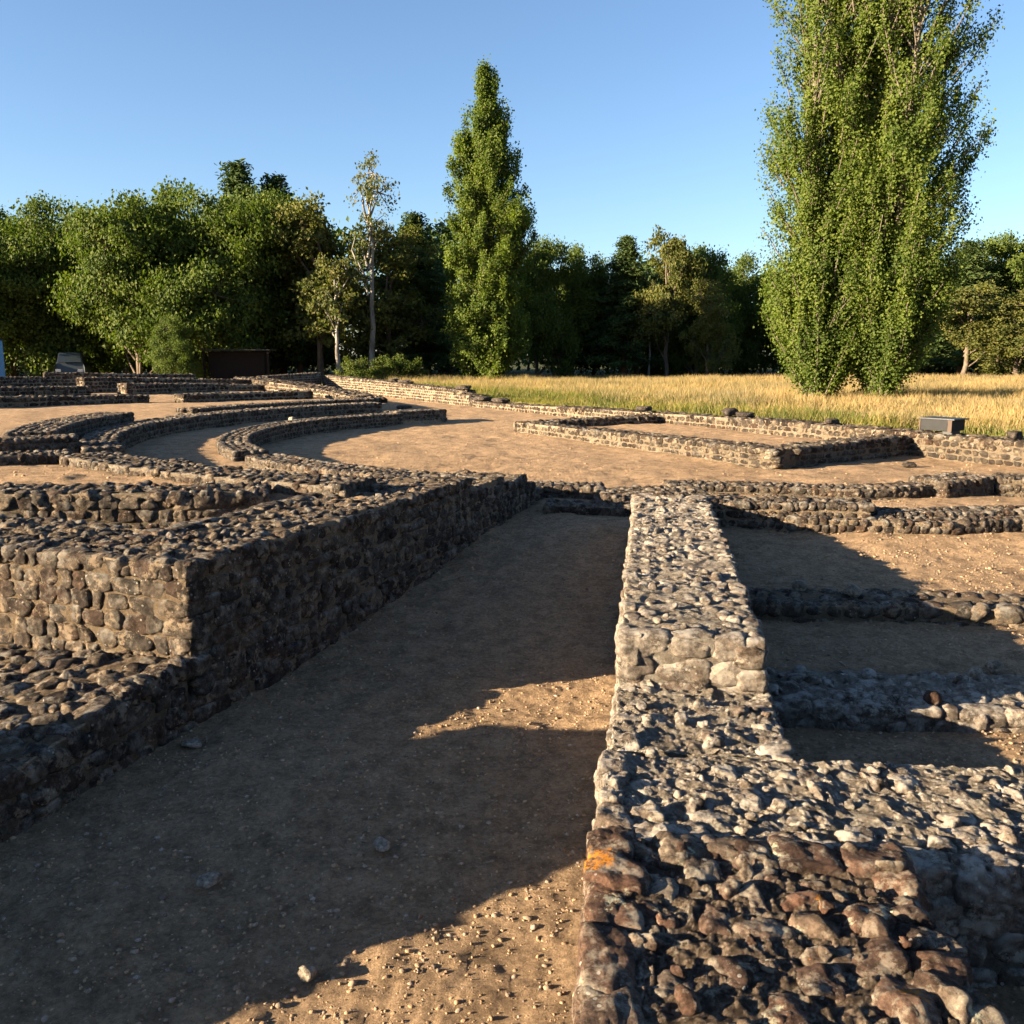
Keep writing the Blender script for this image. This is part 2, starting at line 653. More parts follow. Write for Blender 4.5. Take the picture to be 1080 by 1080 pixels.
        for k in range(nr):
            s = rnd() * top_size
            while s < L:
                ln = top_size * (.65 + .8 * rnd() ** 1.4)
                sc = s + ln / 2
                if sc < L - .03 and rnd() < topfill:
                    x, y, z0, z1, *_r, wv = at(sc)
                    tw = wv / nr
                    off = (k + .5) * tw + (rnd() - .5) * tw * .35
                    pr = top_protr * (rnd() ** 1.7 * 1.6 - .35)
                    hh = top_size * (.36 + .15 * rnd())
                    put(sc, off, z1 - hh + pr - embed, ln * (.54 - .06 * rnd()), tw * (.48 + .10 * rnd()), hh, (rnd() - .5) * .9, 'top')
                s += ln * 1.0
        for k in range(int(chips * L * w)):
            sc = rnd() * L
            x, y, z0, z1, *_r, wv = at(sc)
            h = .016 + .026 * rnd() ** 2
            put(sc, .03 + rnd() * (wv - .06), z1 - .012 + (rnd() - .6) * .018, h * (.8 + .7 * rnd()), h, h * .8, rnd() * 3, 'chip')
        for bag, pw, cl, tilt, lv, hd_ in (('face', 10.0, (.93, 1.5), .035, level, 70), ('top', power, (.72, 1.2), tilt, level, 80), ('chip', 4.0, (.6, 1.0), .4, max(1, level - 1), 40)):
            cen, ax, half = bags[bag]
            if not cen:
                continue
            cen, ax, half = np.array(cen), np.array(ax, float), np.array(half)
            Rm = rot_small(len(cen), tilt)
            ax = np.einsum('sij,sjk->sik', Rm, ax)
            for i in range(0, len(cen), 1500):
                v, f = stones(cen[i:i + 1500], ax[i:i + 1500], half[i:i + 1500], lv, rough, pw, cl, hd_)
                self.add(v, f, 1)
        return self

    def build(self, name, label, mats, group=None, cat='wall'):
        V = np.concatenate(self.v)
        base = np.array([(V[:, 0].min() + V[:, 0].max()) / 2, (V[:, 1].min() + V[:, 1].max()) / 2, V[:, 2].min()])
        me = mesh_from(name, V - base, self.polys, mats)
        o = link(name, me, tuple(base))
        tag(o, label, cat, group, 'thing')
        return o


def px_path(spec, z0):
    """spec: list of (px, py, z1) along the top edge"""
    return [(*P(x, y, z), z0, z) for x, y, z in spec]


def arc_path(r, a0, a1, z0, z1, n=40, dz=0):
    out = []
    for i in range(n + 1):
        a = math.radians(a0 + (a1 - a0) * i / n)
        out.append((CX + r * math.cos(a), CY + r * math.sin(a), z0, z1 + dz * i / n))
    return out


# --- the near corner, the cross wall and the middle wall
ZT, ZL, ZN = .70, .43, .52
w = Wall()
w.seg([(.05, .75, -.15, ZN), (.165, 1.99, -.15, ZN), (.275, 2.95, -.15, ZN)], 1.04, side=-1, size=.17, course=.13, level=4, ds=.009, core=.024,
      top_size=.15, protr=.014, top_protr=.014, wobble=.011, rough=.8, topfill=.80, irr=1.2, power=5.5, chips=30, tilt=.10, pits=.75, embed=.010)
w.build('rubble_wall', 'nearest wide wall of dark brown rubble with orange lichen, at the foot of the picture', [MORT_DARK, S_DARK])

w = Wall()
w.seg([(.31, 2.955, -.15, ZL), (1.4, 2.85, -.15, ZL), (3.0, 2.68, -.15, ZL), (5.5, 2.45, -.15, ZL - .02)], .88, side=1, size=.135, course=.12, level=4, ds=.010,
      core=.022, top_size=.12, protr=.016, top_protr=.016, wobble=.010, topfill=.42, irr=.9, rough=.8, power=6, chips=14, tilt=.09, pits=.75, embed=.015)
w.build('rubble_wall', 'pale lichen covered cross wall with pitted top, just beyond the nearest dark wall', [MORT_PALE, S_PALE])

aL = P(650, 716, ZL)
aH = P(652, 668, ZT)
bH = P(668, 521, ZT)
w = Wall()
w.seg([(.435, 3.86, -.15, ZL), (aH[0] - .005, aH[1] + .02, -.15, ZL)], .80, side=-1, size=.13, course=.115, level=4, ds=.010, core=.022,
      protr=.014, top_protr=.014, wobble=.010, topfill=.5, irr=.9, caps=(0, 0), rough=.8, power=6, chips=16, tilt=.12, pits=.75, embed=.013)
w.seg([(aH[0], aH[1], -.1, ZT), (bH[0], bH[1], .1, ZT)], .77, side=-1, size=.14, course=.125, level=3, ds=.014, core=.022,
      top_size=.10, protr=.012, top_protr=.010, wobble=.009, topfill=.5, irr=.8, w2=.78, caps=(1, 1), cap_size=.2, rough=.7, power=6, chips=12, tilt=.08, pits=.6, embed=.009)
w.build('rubble_wall', 'long straight middle wall with a step down, bordering the right of the sandy corridor', [MORT_PALE, S_PALE])

# --- terrace cross walls to the right of the middle wall
w = Wall()
y0 = 4.82
w.seg([(1.36, y0 + .06, -.1, .205), (2.4, y0, -.1, .20), (3.6, y0 - .10, -.1, .21), (6.5, y0 - .3, -.1, .2)], .66, side=1, size=.14, course=.11, level=3, ds=.03, pits=1.0, embed=.003, chips=30, core=.022,
      top_size=.12, protr=.014, top_protr=.018, wobble=.010, topfill=.8, irr=.9)
w.build('rubble_wall', 'broad low cross wall right of the middle wall, nearer of the two half in shade', [MORT_PALE, S_PALE])
w = Wall()
y0 = 6.62
w.seg([(1.62, y0 + .12, -.05, .29), (3.2, y0 + .02, -.05, .29), (4.6, y0 - .12, -.05, .285), (8.5, y0 - .5, -.05, .25)], .50, side=1, size=.15, course=.12, level=2, ds=.06, core=.022,
      top_size=.13, protr=.012, top_protr=.014, topfill=.75, irr=.9, pits=.7)
w.build('rubble_wall', 'narrow cross wall right of the middle wall, farther of the two half in shade', [MORT, S_FACE])

# --- stepped wall at the back of the terraces
w = Wall()
lo = px_path([(752, 537, .54), (850, 546, .54), (1000, 550, .53), (1080, 547, .53)], .2)
lo.append((lo[-1][0] + 3.5, lo[-1][1] + .1, .2, .54))
w.seg(lo, .42, side=1, size=.105, course=.09, level=2, ds=.08, protr=.007, top_protr=.005, irr=.6)
hi = px_path([(747, 528, .67), (850, 530, .665), (921, 532, .66)], .3)
w.seg(hi, .42, side=1, size=.105, course=.09, level=2, ds=.08, protr=.007, top_protr=.005, irr=.6)
hi2 = px_path([(928, 541, .56), (1010, 541.5, .555), (1080, 539, .56)], .3)
hi2.append((hi2[-1][0] + 3.5, hi2[-1][1] + .1, .3, .56))
w.seg(hi2, .40, side=1, size=.105, course=.09, level=2, ds=.08, protr=.007, top_protr=.005, irr=.8)
w.build('rubble_wall', 'two stepped wall of rounded stones running right from the far end of the middle wall', [MORT, S_FACE])

w = Wall()
hp = [(*P(638, 523.5, .53), .2, .53), (2.35, P(638, 523.5, .53)[1] + .1, .2, .55)]
w.seg(hp, .85, side=1, size=.12, course=.1, level=2, ds=.06, top_size=.11, protr=.010, top_protr=.010, pits=.5)
w.build('rubble_wall', 'squat rubble block at the far left corner of the middle wall', [MORT_TOP, S_FACE])

w = Wall()
th = px_path([(702, 510, .50), (760, 511, .50), (850, 513, .51), (905, 515, .53), (960, 513, .54), (1000, 509, .55)], .3)
w.seg(th, .42, side=1, size=.11, course=.095, level=2, ds=.08, protr=.007, top_protr=.005)
th2 = px_path([(998, 508, .60), (1050, 502, .63)], .3)
w.seg(th2, .62, side=1, size=.11, course=.095, level=2, ds=.08, protr=.007, top_protr=.005)
w.build('rubble_wall', 'thin curved wall with a dark shaded side, ending below the box on the back wall', [MORT_TOP, S_FACE])
w = Wall()
rr = px_path([(1052, 503, .62), (1080, 505, .61)], .3)
rr.append((rr[-1][0] + 3, rr[-1][1] - .4, .3, .6))
w.seg(rr, .5, side=1, size=.11, protr=.007, top_protr=.005, level=2, ds=.08)
w.build('rubble_wall', 'short sunlit wall leaving the picture at the right, under the long back wall', [MORT_FAR, S_FACE])

# --- corridor end
w = Wall()
z1 = px_path([(573, 531, .47), (668, 534, .46)], .1)
w.seg(z1, .38, side=1, size=.13, level=2, ds=.07, protr=.01, top_protr=.012)
w.build('rubble_wall', 'low kerb wall closing the far end of the sandy corridor', [MORT_FAR, S_FACE])
w = Wall()
z2 = px_path([(556, 511, .53), (634, 513, .53)], .2)
w.seg(z2, .4, side=1, size=.13, level=2, ds=.07, protr=.014)
w.build('rubble_wall', 'short thin wall in the sand behind the corridor kerb, left of the squat block', [MORT_TOP, S_FACE])

# --- the tall left corner: end face, corridor face and the steps at its far end
def lp(y):
    return float(l_edge(np.array([y]))[0])


w = Wall()
kw = dict(side=1, embed=.004, size=.165, course=.105, level=3, ds=.03, pits=.9, chips=30, core=.022, top_size=.12, protr=.012, top_protr=.011, wobble=.009, irr=.8, topfill=.7)
w.seg([(lp(5.38), 5.38, -.15, .97), (lp(9.11), 9.11, .0, .93)], .95, caps=(0, 1), **kw)
w.seg([(lp(9.13), 9.13, .05, .82), (lp(9.98), 9.98, .1, .83)], .92, caps=(0, 1), **kw)
w.seg([(lp(10.0), 10.0, .1, .745), (lp(10.76), 10.76, .2, .755)], .90, caps=(0, 1), **kw)
w.seg([(lp(10.78), 10.78, .2, .64), (lp(11.05), 11.05, .2, .63)], .8, caps=(0, 1), **kw)
w.seg([(lp(11.07), 11.07, .2, .53), (lp(11.35), 11.35, .2, .52)], .7, caps=(0, 1), **kw)
d27 = P(0, 571, .97)
ex, ey = d27[0] - lp(5.08), d27[1] - 5.08
ln_ = math.hypot(ex, ey)
ex, ey = -math.cos(math.radians(22)), math.sin(math.radians(22))
kw2 = dict(kw)
kw2.update(side=-1, size=.15, course=.108)
w.seg([(lp(5.08) - .004, 5.08 + .0, -.15, .97), (lp(5.08) + ex * 1.5, 5.08 + ey * 1.5, .1, .97), (lp(5.08) + ex * 4.6, 5.08 + ey * 4.6, .1, .97)], .85, caps=(1, 1), **kw2)
w.build('rubble_wall', 'tall wall with a square sunlit corner and long shaded side, left of the corridor', [MORT, S_FACE])

w = Wall()
w.seg([(lp(3.25), 3.25, -.15, .27), (lp(3.9), 3.9, -.15, .31), (lp(4.5), 4.5, -.15, .38), (lp(5.06), 5.05, -.15, .425)], .74, side=1, size=.16, course=.11, level=3, ds=.028, pits=1.0, chips=40, core=.022,
      top_size=.15, protr=.014, top_protr=.014, wobble=.012, irr=1.1, caps=(1, 0))
w.seg([(lp(4.55) - .72, 4.72, .1, .39), (lp(5.05) - .72, 5.22, .1, .41)], .62, side=1, size=.16, course=.11, level=3, ds=.028, pits=1.0, chips=40, core=.022,
      top_size=.15, protr=.014, top_protr=.016, wobble=.012, irr=1.1, caps=(1, 0))
w.build('rubble_wall', 'low broken wall at the left edge, at the foot of the tall square corner', [MORT, S_FACE])

w = Wall()  # added stub out of view, its top profiled to cast the near floor's shade
w.seg([(-3.15, 1.6, -.15, .44), (-3.15, 1.95, -.15, .57), (-3.15, 2.28, -.15, .80), (-3.15, 2.44, -.15, .95), (-3.15, 3.74, -.15, .95)], .8, side=1, size=.15, course=.11,
      level=2, ds=.08, top_size=.14, protr=.014, top_protr=.022)
w.build('rubble_wall', 'unseen wall stub added left of the corridor, shaped to throw the shade over its near floor', [MORT, S_FACE])

w = Wall()
w.seg([(-2.05, 7.62, .4, 1.02), (-2.6, 7.45, .4, 1.04), (-4.2, 7.38, .4, 1.05), (-8, 7.5, .4, 1.05)], .55, side=-1, size=.135, course=.10, level=3, ds=.06, core=.022, protr=.010,
      top_protr=.012, irr=.8, pits=.5)
w.build('rubble_wall', 'sunlit wall of two stone courses behind the tall left corner, holding the sand', [MORT_FAR, S_FACE])

# --- curved seating walls (cavea)
G_SEAT = 'curved seating walls of the theatre'
fk = dict(size=.125, course=.10, level=2, ds=.12, core=.02, protr=.006, top_protr=.007, top_size=.12, pits=.4)
w = Wall()
w.seg(arc_path(7.72, 152, 211, .2, .70), .56, side=-1, **fk)
w.seg(arc_path(7.80, 136, 152, .2, .68, n=12), .56, side=-1, **fk)
w.seg(arc_path(7.95, 125.0, 136, .2, .72, n=10), .60, side=-1, **fk)
w.build('seating_wall', 'innermost curved seating wall, its hollow dark side facing the sandy arena', [MORT_TOP, S_FACE], G_SEAT)
w = Wall()
w.seg(arc_path(7.72, 215.5, 246, .2, .70), .58, side=-1, **fk)
w.build('seating_wall', 'curved wall with a sunlit face along the near rim of the sandy arena', [MORT_TOP, S_FACE], G_SEAT)
w = Wall()
w.seg(arc_path(9.8, 131, 211, .3, .86), .56, side=-1, **fk)
w.build('seating_wall', 'second curved seating wall from the arena, round nosed at its left bend', [MORT_TOP, S_FACE], G_SEAT)
w = Wall()
w.seg(arc_path(9.0, 212, 219, .2, .66, n=10), .5, side=-1, **fk)
w.build('seating_wall', 'short stub of curved wall in the shaded pit before the arena', [MORT_TOP, S_FACE], G_SEAT)
w = Wall()
w.seg(arc_path(10.65, 176, 203, .4, 1.0, n=24), .75, side=-1, **fk)
w.build('seating_wall', 'broad curved wall at the left, shading a narrow bluish gangway', [MORT_TOP, S_FACE], G_SEAT)
w = Wall()
w.seg(arc_path(10.58, 224.5, 247.5, .4, 1.04, n=24), .62, side=-1, **fk)
w.build('seating_wall', 'outer curved wall with a pale sunlit foot, sweeping from left to the tall corner wall', [MORT_TOP, S_FACE], G_SEAT)
w = Wall()
w.seg(arc_path(10.7, 129, 163, .4, .93, n=24), .5, side=-1, **fk)
w.build('seating_wall', 'thin curved wall showing just above the second curved seating wall', [MORT_TOP, S_FACE], G_SEAT)
w = Wall()
a = P(83, 459.5, 1.0)
w.seg([(a[0], a[1], .5, 1.0), (a[0] - 4, a[1] - 1.95, .5, .93)], .55, side=-1, **fk)
w.build('seating_wall', 'straight shaded radial wall at the left edge, just above the dark gangway slit', [MORT_TOP, S_FACE], G_SEAT)
w = Wall()
a = P(75, 477, 1.05)
w.seg([(a[0], a[1], .5, 1.05), (a[0] - 4, a[1] - 1.95, .5, 1.08)], .5, side=-1, **fk)
w.build('seating_wall', 'straight shaded radial wall at the left edge, bordering the sandy plateau', [MORT_TOP, S_FACE], G_SEAT)


def row(label, spec, z0, wd=.6, bow=0.0):
    pts = px_path(spec, z0)
    ww = Wall()
    ww.seg(pts, wd, side=1, size=.17, course=.13, level=2, ds=.2, core=.024, protr=.02, top_protr=.025, top_size=.18)
    ww.build('seating_wall', label, [MORT_FAR, S_FAR], G_SEAT)


row('long shaded seating row with a pale left end, right behind the second curved wall', [(193, 416, 1.0), (262, 413.8, 1.0), (330, 412, 1.0)], .55)
row('shaded seating row at the left edge, lowest above the gangway bend', [(-90, 418.5, 1.10), (0, 418, 1.05), (90, 417.4, 1.0), (155, 417, .97)], .6)
row('deep shaded seating row ending at the diagonal rubble ramp', [(134, 404, 1.20), (215, 404.6, 1.1), (290, 406, 1.0)], .6)
row('low shaded seating row at the left edge, third up from the gangway bend', [(-90, 408.5, 1.2), (0, 408, 1.15), (96, 407.5, 1.1)], .6)
row('shaded seating row with a square sunlit left end, second from the top', [(90, 398, 1.38), (180, 398.8, 1.28), (265, 400.5, 1.18)], .7)
row('shaded seating row at the left edge, highest on that side', [(-90, 398, 1.4), (0, 397.5, 1.34), (88, 397.8, 1.28)], .7)
row('topmost seating row with a raised pale left end, below the trees', [(46, 392.0, 1.52), (75, 393.4, 1.46), (207, 394.6, 1.34)], .7)
w = Wall()
w.seg(px_path([(246, 397.5, 1.25), (300, 404.5, 1.12), (340, 411, 1.0), (378, 420, .82)], .5), 1.0, side=1, size=.18, level=2, ds=.2, core=.024, top_size=.18, protr=.02, top_protr=.03)
w.build('rubble_ramp', 'diagonal sunlit rubble ramp dividing the seating rows from the back wall', [MORT_FAR, S_FAR])

# --- stage platform and the long back wall
sk = dict(size=.17, course=.095, level=2, ds=.15, core=.022, protr=.012, top_protr=.016, top_size=.17, irr=.5)
pf = [(*P(541, 455, .38), .2, .62), (*P(815, 495, .38), .2, .70)]
w = Wall()
w.seg(pf, .55, side=1, caps=(1, 0), **sk)
rt = (7.22, 16.35)
w.seg([(pf[1][0], pf[1][1], .2, .70), (rt[0], rt[1], .2, .74)], .5, side=1, caps=(1, 0), **sk)
bk = P(690, 437.5, .72)
w.seg([(pf[0][0] + .5, pf[0][1] - .35, .2, .63), (bk[0] + .1, bk[1] + .1, .2, .71)], .5, side=1, caps=(0, 0), **sk)
w.build('stage_wall', 'low walls of the sand filled stage platform with pale patched front', [MORT_FAR, S_STAGE])

LW = (-.476, .88)
def lw(t, z1, z0=.15):
    return (8.16 + LW[0] * t, 14.4 + LW[1] * t, z0, z1)


w = Wall()
w.seg([lw(-8, .78), lw(0, .80), lw(6, .80), lw(10, .74), lw(14, .68), lw(17, .60), lw(19.5, .58), lw(20.2, .62)], .62, side=-1, **{**sk, 'course': .11})
w.seg([lw(20.22, .76), lw(21.0, .80), lw(21.02, .92), lw(22.0, .95), lw(24, .99), lw(27, 1.02), lw(29, 1.06), lw(33, 1.1), lw(37.8, 1.16)], .62, side=-1, **{**sk, 'course': .11})
w.build('rubble_wall', 'long sunlit back wall between sand and golden meadow, stepping up at its far end', [MORT_FAR, S_FAR])
w = Wall()
e = lw(37.9, 1.2)
w.seg([(e[0] - .05, e[1] + .2, .3, 1.30), (e[0] - 1.3, e[1] - 5.4, .3, 1.22)], .6, side=-1, size=.18, level=2, ds=.2, core=.02)
w.build('rubble_wall', 'dark shaded wall meeting the far end of the long back wall below the birches', [MORT_FAR, S_FAR])


# ------------------------------------------------------------------ loose stones
def loose(name, label, px, py, z, size, mat, cat='stone', flat=.6, group=None, sink=.35, level=3, yaw=None):
    x, y = P(px, py, z)
    yaw = random.random() * 3 if yaw is None else yaw
    c, s = math.cos(yaw), math.sin(yaw)
    ax = np.array([[(c, s, 0), (-s, c, 0), (0, 0, 1)]], float)
    v, f = stones(np.zeros((1, 3)), ax, np.array([size]), level, .9, 6 if name == 'stone_slab' else 3.2, (.8, 1.2) if name == 'stone_slab' else (.7, 1.05))
    v = v - np.array([0, 0, v[:, 2].min()])
    o = link(name, mesh_from(name, v, [(f, 0)], [mat]), (x, y, z - sink * size[2]))
    return tag(o, label, cat, group)


S_ROCK = stone_material('pale_boulder', [(.34, .29, .22), (.44, .38, .30), (.39, .33, .26)], lichen=.3)
S_SLAB = stone_material('dark_slab', [(.07, .055, .045), (.10, .08, .065), (.085, .07, .06)], lichen=.1, fine=.6)
loose('boulder', 'rounded pale boulder on the sand between two curved seating walls', 308, 446, .56, (.105, .09, .09), S_ROCK, 'boulder')
loose('boulder', 'small pale stone lying just right of the rounded boulder', 323, 444, .56, (.045, .04, .04), S_ROCK, 'stone')
loose('boulder', 'flat brownish stone lying at the left foot of the rounded boulder', 300, 448, .56, (.09, .06, .035), S_ROCK, 'stone')
loose('loose_stone', 'pale stone on the left part of the farther half shaded cross wall', 843, 622, .29, (.06, .05, .045), S_ROCK)
loose('loose_stone', 'pale stone on the middle of the farther half shaded cross wall', 899, 628, .29, (.055, .05, .05), S_ROCK)
loose('loose_stone', 'pale grey stone on the sand behind the nearer half shaded cross wall', 1047, 708, .15, (.055, .04, .035), S_ROCK)
loose('loose_stone', 'grey stone at the back edge of the nearer half shaded cross wall', 1028, 716, .18, (.05, .04, .04), S_ROCK)
loose('loose_stone', 'reddish brown stone where the sun meets the shade on the nearer cross wall', 982, 743, .2, (.045, .04, .05), S_DARK)
loose('loose_stone', 'white stone lying on the shaded corridor floor near the left low wall', 220, 931, 0.0, (.045, .035, .022), S_ROCK)
loose('loose_stone', 'pale flat stone at the foot of the shaded tall wall beside the corridor', 201, 786, 0.0, (.06, .045, .025), S_ROCK)
loose('loose_stone', 'buff stone on the shade edge of the near sunlit corridor floor', 325, 1032, 0.0, (.03, .025, .025), S_ROCK)
loose('loose_stone', 'flat white stone in the middle of the shaded corridor floor', 402, 894, 0.0, (.04, .03, .02), S_ROCK)
loose('loose_stone', 'dark stone lying on the bright sand before the shaded stage side', 958, 492, .38, (.12, .06, .05), S_SLAB)
BACK_TOP = ([-8, 0, 6, 10, 14, 17, 19.5, 20.2, 20.22, 21.0, 21.02, 22, 24, 27, 29, 33, 37.8],
            [.78, .80, .80, .74, .68, .60, .58, .62, .76, .80, .92, .95, .99, 1.02, 1.06, 1.1, 1.16])


def on_back_wall(label, px, size, dz=0.0):
    best = min((abs(540 + FPX * q[0] / (q[1] * CP + (H - .8) * SP) - px), t, q) for t in np.arange(-3, 37, .05)
               for q in [(8.16 + LW[0] * t + .88 * .3, 14.4 + LW[1] * t + .476 * .3)])
    t, q = best[1], best[2]
    z = float(np.interp(t, *BACK_TOP)) + dz
    a = math.atan2(LW[1], LW[0]) + random.uniform(-.12, .12)
    ax = np.array([[(math.cos(a), math.sin(a), 0), (-math.sin(a), math.cos(a), 0), (0, 0, 1)]])
    v, f = stones(np.zeros((1, 3)), ax, np.array([size]), 3, .9, 6, (.85, 1.25))
    v[:, 2] -= v[:, 2].min()
    tag(link('stone_slab', mesh_from('stone_slab', v, [(f, 0)], [S_SLAB]), (q[0], q[1], z)), label, 'slab')


on_back_wall('dark slab lying on the back wall above the left end of the stage', 679, (.22, .17, .055))
on_back_wall('larger dark slab of the pair on the back wall right of the stage front', 771, (.17, .19, .085))
on_back_wall('smaller dark slab of the pair on the back wall right of the stage front', 786, (.14, .19, .055))
on_back_wall('dark slab lying alone on the back wall left of the box', 876, (.12, .15, .05))
on_back_wall('dark stone on the back wall right of the box', 1069, (.09, .13, .06))
on_back_wall('long dark slab on the far tall part of the back wall', 428, (.5, .22, .07))
on_back_wall('short dark slab beside the long one on the far back wall', 416, (.22, .2, .06))
on_back_wall('dark slab at the top of the steps of the far back wall', 489, (.36, .22, .075))
on_back_wall('dark slab on the middle step of the far back wall', 509, (.36, .22, .07))
on_back_wall('dark slab at the foot of the steps of the far back wall', 529, (.36, .22, .07))
loose('stone_slab', 'dark flat stone on the arena sand behind the inner curved wall', 426, 431, .42, (.25, .12, .06), S_SLAB, 'slab', sink=.3, yaw=.2)


# ------------------------------------------------------------------ gravel and clods
def scatter(name, n, region, smin, smax, mat, level, power=2.2, reject=None):
    x0, x1, y0, y1 = region
    # more grains close to the camera
    u = RNG.random(n)
    y = y0 + (y1 - y0) * u ** 1.7
    x = x0 + (x1 - x0) * RNG.random(n)
    keep = (np.abs(x) < .62 * y + .6)
    x, y = x[keep], y[keep]
    if reject is not None:
        k = reject(x, y)
        x, y = x[k], y[k]
    n = len(x)
    sz = smin + (smax - smin) * RNG.random(n) ** 3.5
    half = sz[:, None] * RNG.uniform(.6, 1.1, (n, 3)) * np.array([1, 1, .75])
    a = RNG.uniform(0, 6.28, n)
    ax = np.zeros((n, 3, 3))
    ax[:, 0, 0] = np.cos(a); ax[:, 0, 1] = np.sin(a); ax[:, 1, 0] = -np.sin(a); ax[:, 1, 1] = np.cos(a); ax[:, 2, 2] = 1
    cen = np.stack([x, y, gz(x, y) + half[:, 2] * (RNG.random(n) * .9 - .75)], 1)
    V, Fs, off = [], [], 0
    for i in range(0, n, 4000):
        v, f = stones(cen[i:i + 4000], ax[i:i + 4000], half[i:i + 4000], level, 2.2, power)
        V.append(v); Fs.append(f + off); off += len(v)
    me = mesh_from(name, np.concatenate(V), [(np.concatenate(Fs), 0)], [mat])
    tag(link(name, me), kind='stuff')


def plain_island(name, tones, bumpscale=60):
    m, nt = new_mat(name)
    vec = obj_vec(nt)
    geo = nt.nodes.new('ShaderNodeNewGeometry')
    rp = ramp(nt, [(i / (len(tones) - 1), c) for i, c in enumerate(tones)])
    nt.links.new(geo.outputs['Random Per Island'], rp.inputs[0])
    n = noise(nt, vec, 120, 4, .7)
    g = ramp(nt, [(.3, (.65,) * 3), (.7, (1.2,) * 3)])
    nt.links.new(n, g.inputs[0])
    col = mix(nt, .9, rp.outputs[0], g.outputs[0], 'MULTIPLY')
    finish(nt, col, .95, bump(nt, noise(nt, vec, bumpscale, 6, .7), .006), .15)
    return m


GRAVEL = plain_island('gravel_grit', [(.14, .11, .085), (.24, .18, .125), (.28, .22, .165), (.19, .115, .065), (.25, .19, .13), (.12, .095, .08), (.28, .19, .12), (.31, .26, .21)])
CLOD = plain_island('sand_clods', [(.33, .22, .13), (.29, .195, .115), (.36, .245, .148)], 90)


def near_free(x, y):
    wall_m = (x > m_left(y) - .05) & (x < m_left(y) + .9) & (y > 3.7) & (y < 10)
    n0 = (x > .0 + .12 * (y - .75) - .05) & (x < 1.35) & (y < 3.0)
    return ~(wall_m | n0)


scatter('gravel', 40000, (-3.2, 4.8, 1.6, 11), .0025, .017, GRAVEL, 1, 4.0, reject=near_free)
scatter('sand_clods', 42000, (-3.2, 4.8, 1.6, 11), .003, .013, CLOD, 2, 2.2, reject=near_free)
scatter('sand_clods_far', 9000, (-7, 9, 8, 26), .006, .026, CLOD, 1, 3.0)


# ------------------------------------------------------------------ box on the back wall
def simple_mat(name, col, rough=.6, spec=.4, var=.15, scale=8):
    m, nt = new_mat(name)
    vec = obj_vec(nt)
    n = noise(nt, vec, scale, 5, .6)
    g = ramp(nt, [(.3, tuple(c * (1 - var) for c in col)), (.7, tuple(min(1, c * (1 + var)) for c in col))])
    nt.links.new(n, g.inputs[0])
    finish(nt, g.outputs[0], rough, bump(nt, noise(nt, vec, 40, 4), .002), spec)
    return m


def box_bm(bm, lo, hi, bev=.008):
    r = bmesh.ops.create_cube(bm, size=1)
    c = [(a + b) / 2 for a, b in zip(lo, hi)]
    d = [b - a for a, b in zip(lo, hi)]
    for v in r['verts']:
        v.co = Vector((c[i] + v.co[i] * d[i] for i in range(3)))
    es = list({e for v in r['verts'] for e in v.link_edges})
    if bev:
        bmesh.ops.bevel(bm, geom=es, offset=bev, segments=2, affect='EDGES')


def bm_obj(name, bm, mat, parent=None, loc=(0, 0, 0), smooth=False):
    me = bpy.data.meshes.new(name)
    bm.to_mesh(me)
    bm.free()
    for p in me.polygons:
        p.use_smooth = smooth
    me.materials.append(mat)
    return link(name, me, loc, parent)


def empty(name, loc, rz=0):
    o = bpy.data.objects.new(name, None)
    COL.objects.link(o)
    o.location = loc
    o.rotation_euler = (0, 0, rz)
    o.empty_display_size = .2
    return o


SLATE = simple_mat('slate_grey_metal', (.010, .011, .013), .6, .2)
SLATE_LID = simple_mat('blue_grey_lid', (.014, .02, .032), .4, .5)
RUST = simple_mat('worn_corner_trim', (.07, .05, .04), .8, .2)
DARKM = simple_mat('black_steel', (.02, .02, .022), .5, .4)
bx, by = P(994, 455, .82)
tb_ = min((abs(540 + FPX * q[0] / (q[1] * CP + (H - .9) * SP) - 993), t) for t in np.arange(-2, 8, .02)
          for q in [(8.16 + LW[0] * t + .88 * .3, 14.4 + LW[1] * t + .476 * .3)])[1]
root = empty('metal_box', (8.16 + LW[0] * tb_ + .88 * .3, 14.4 + LW[1] * tb_ + .476 * .3, .795), math.radians(-56))
root.scale = (.86, .8, 1.0)
tag(root, 'dark slate box with an overhanging flat lid standing on the long back wall', 'box')
bm = bmesh.new(); box_bm(bm, (-.36, -.22, .06), (.33, .30, .25)); bm_obj('body', bm, SLATE, root)
bm = bmesh.new(); box_bm(bm, (-.37, -.26, .253), (.40, .34, .275), .006); bm_obj('lid', bm, SLATE_LID, root)
bm = bmesh.new(); box_bm(bm, (-.32, -.228, .11), (.24, -.222, .21), .002); bm_obj('front_panel', bm, SLATE, root)
bm = bmesh.new(); box_bm(bm, (.25, -.232, .05), (.338, -.221, .25), .002); bm_obj('corner_trim', bm, RUST, root)
bm = bmesh.new(); box_bm(bm, (-.37, -.232, .05), (-.34, -.221, .25), .002); bm_obj('corner_trim', bm, RUST, root)
bm = bmesh.new(); box_bm(bm, (.10, -.14, -.06), (.30, .2, .058)); bm_obj('foot', bm, DARKM, root)


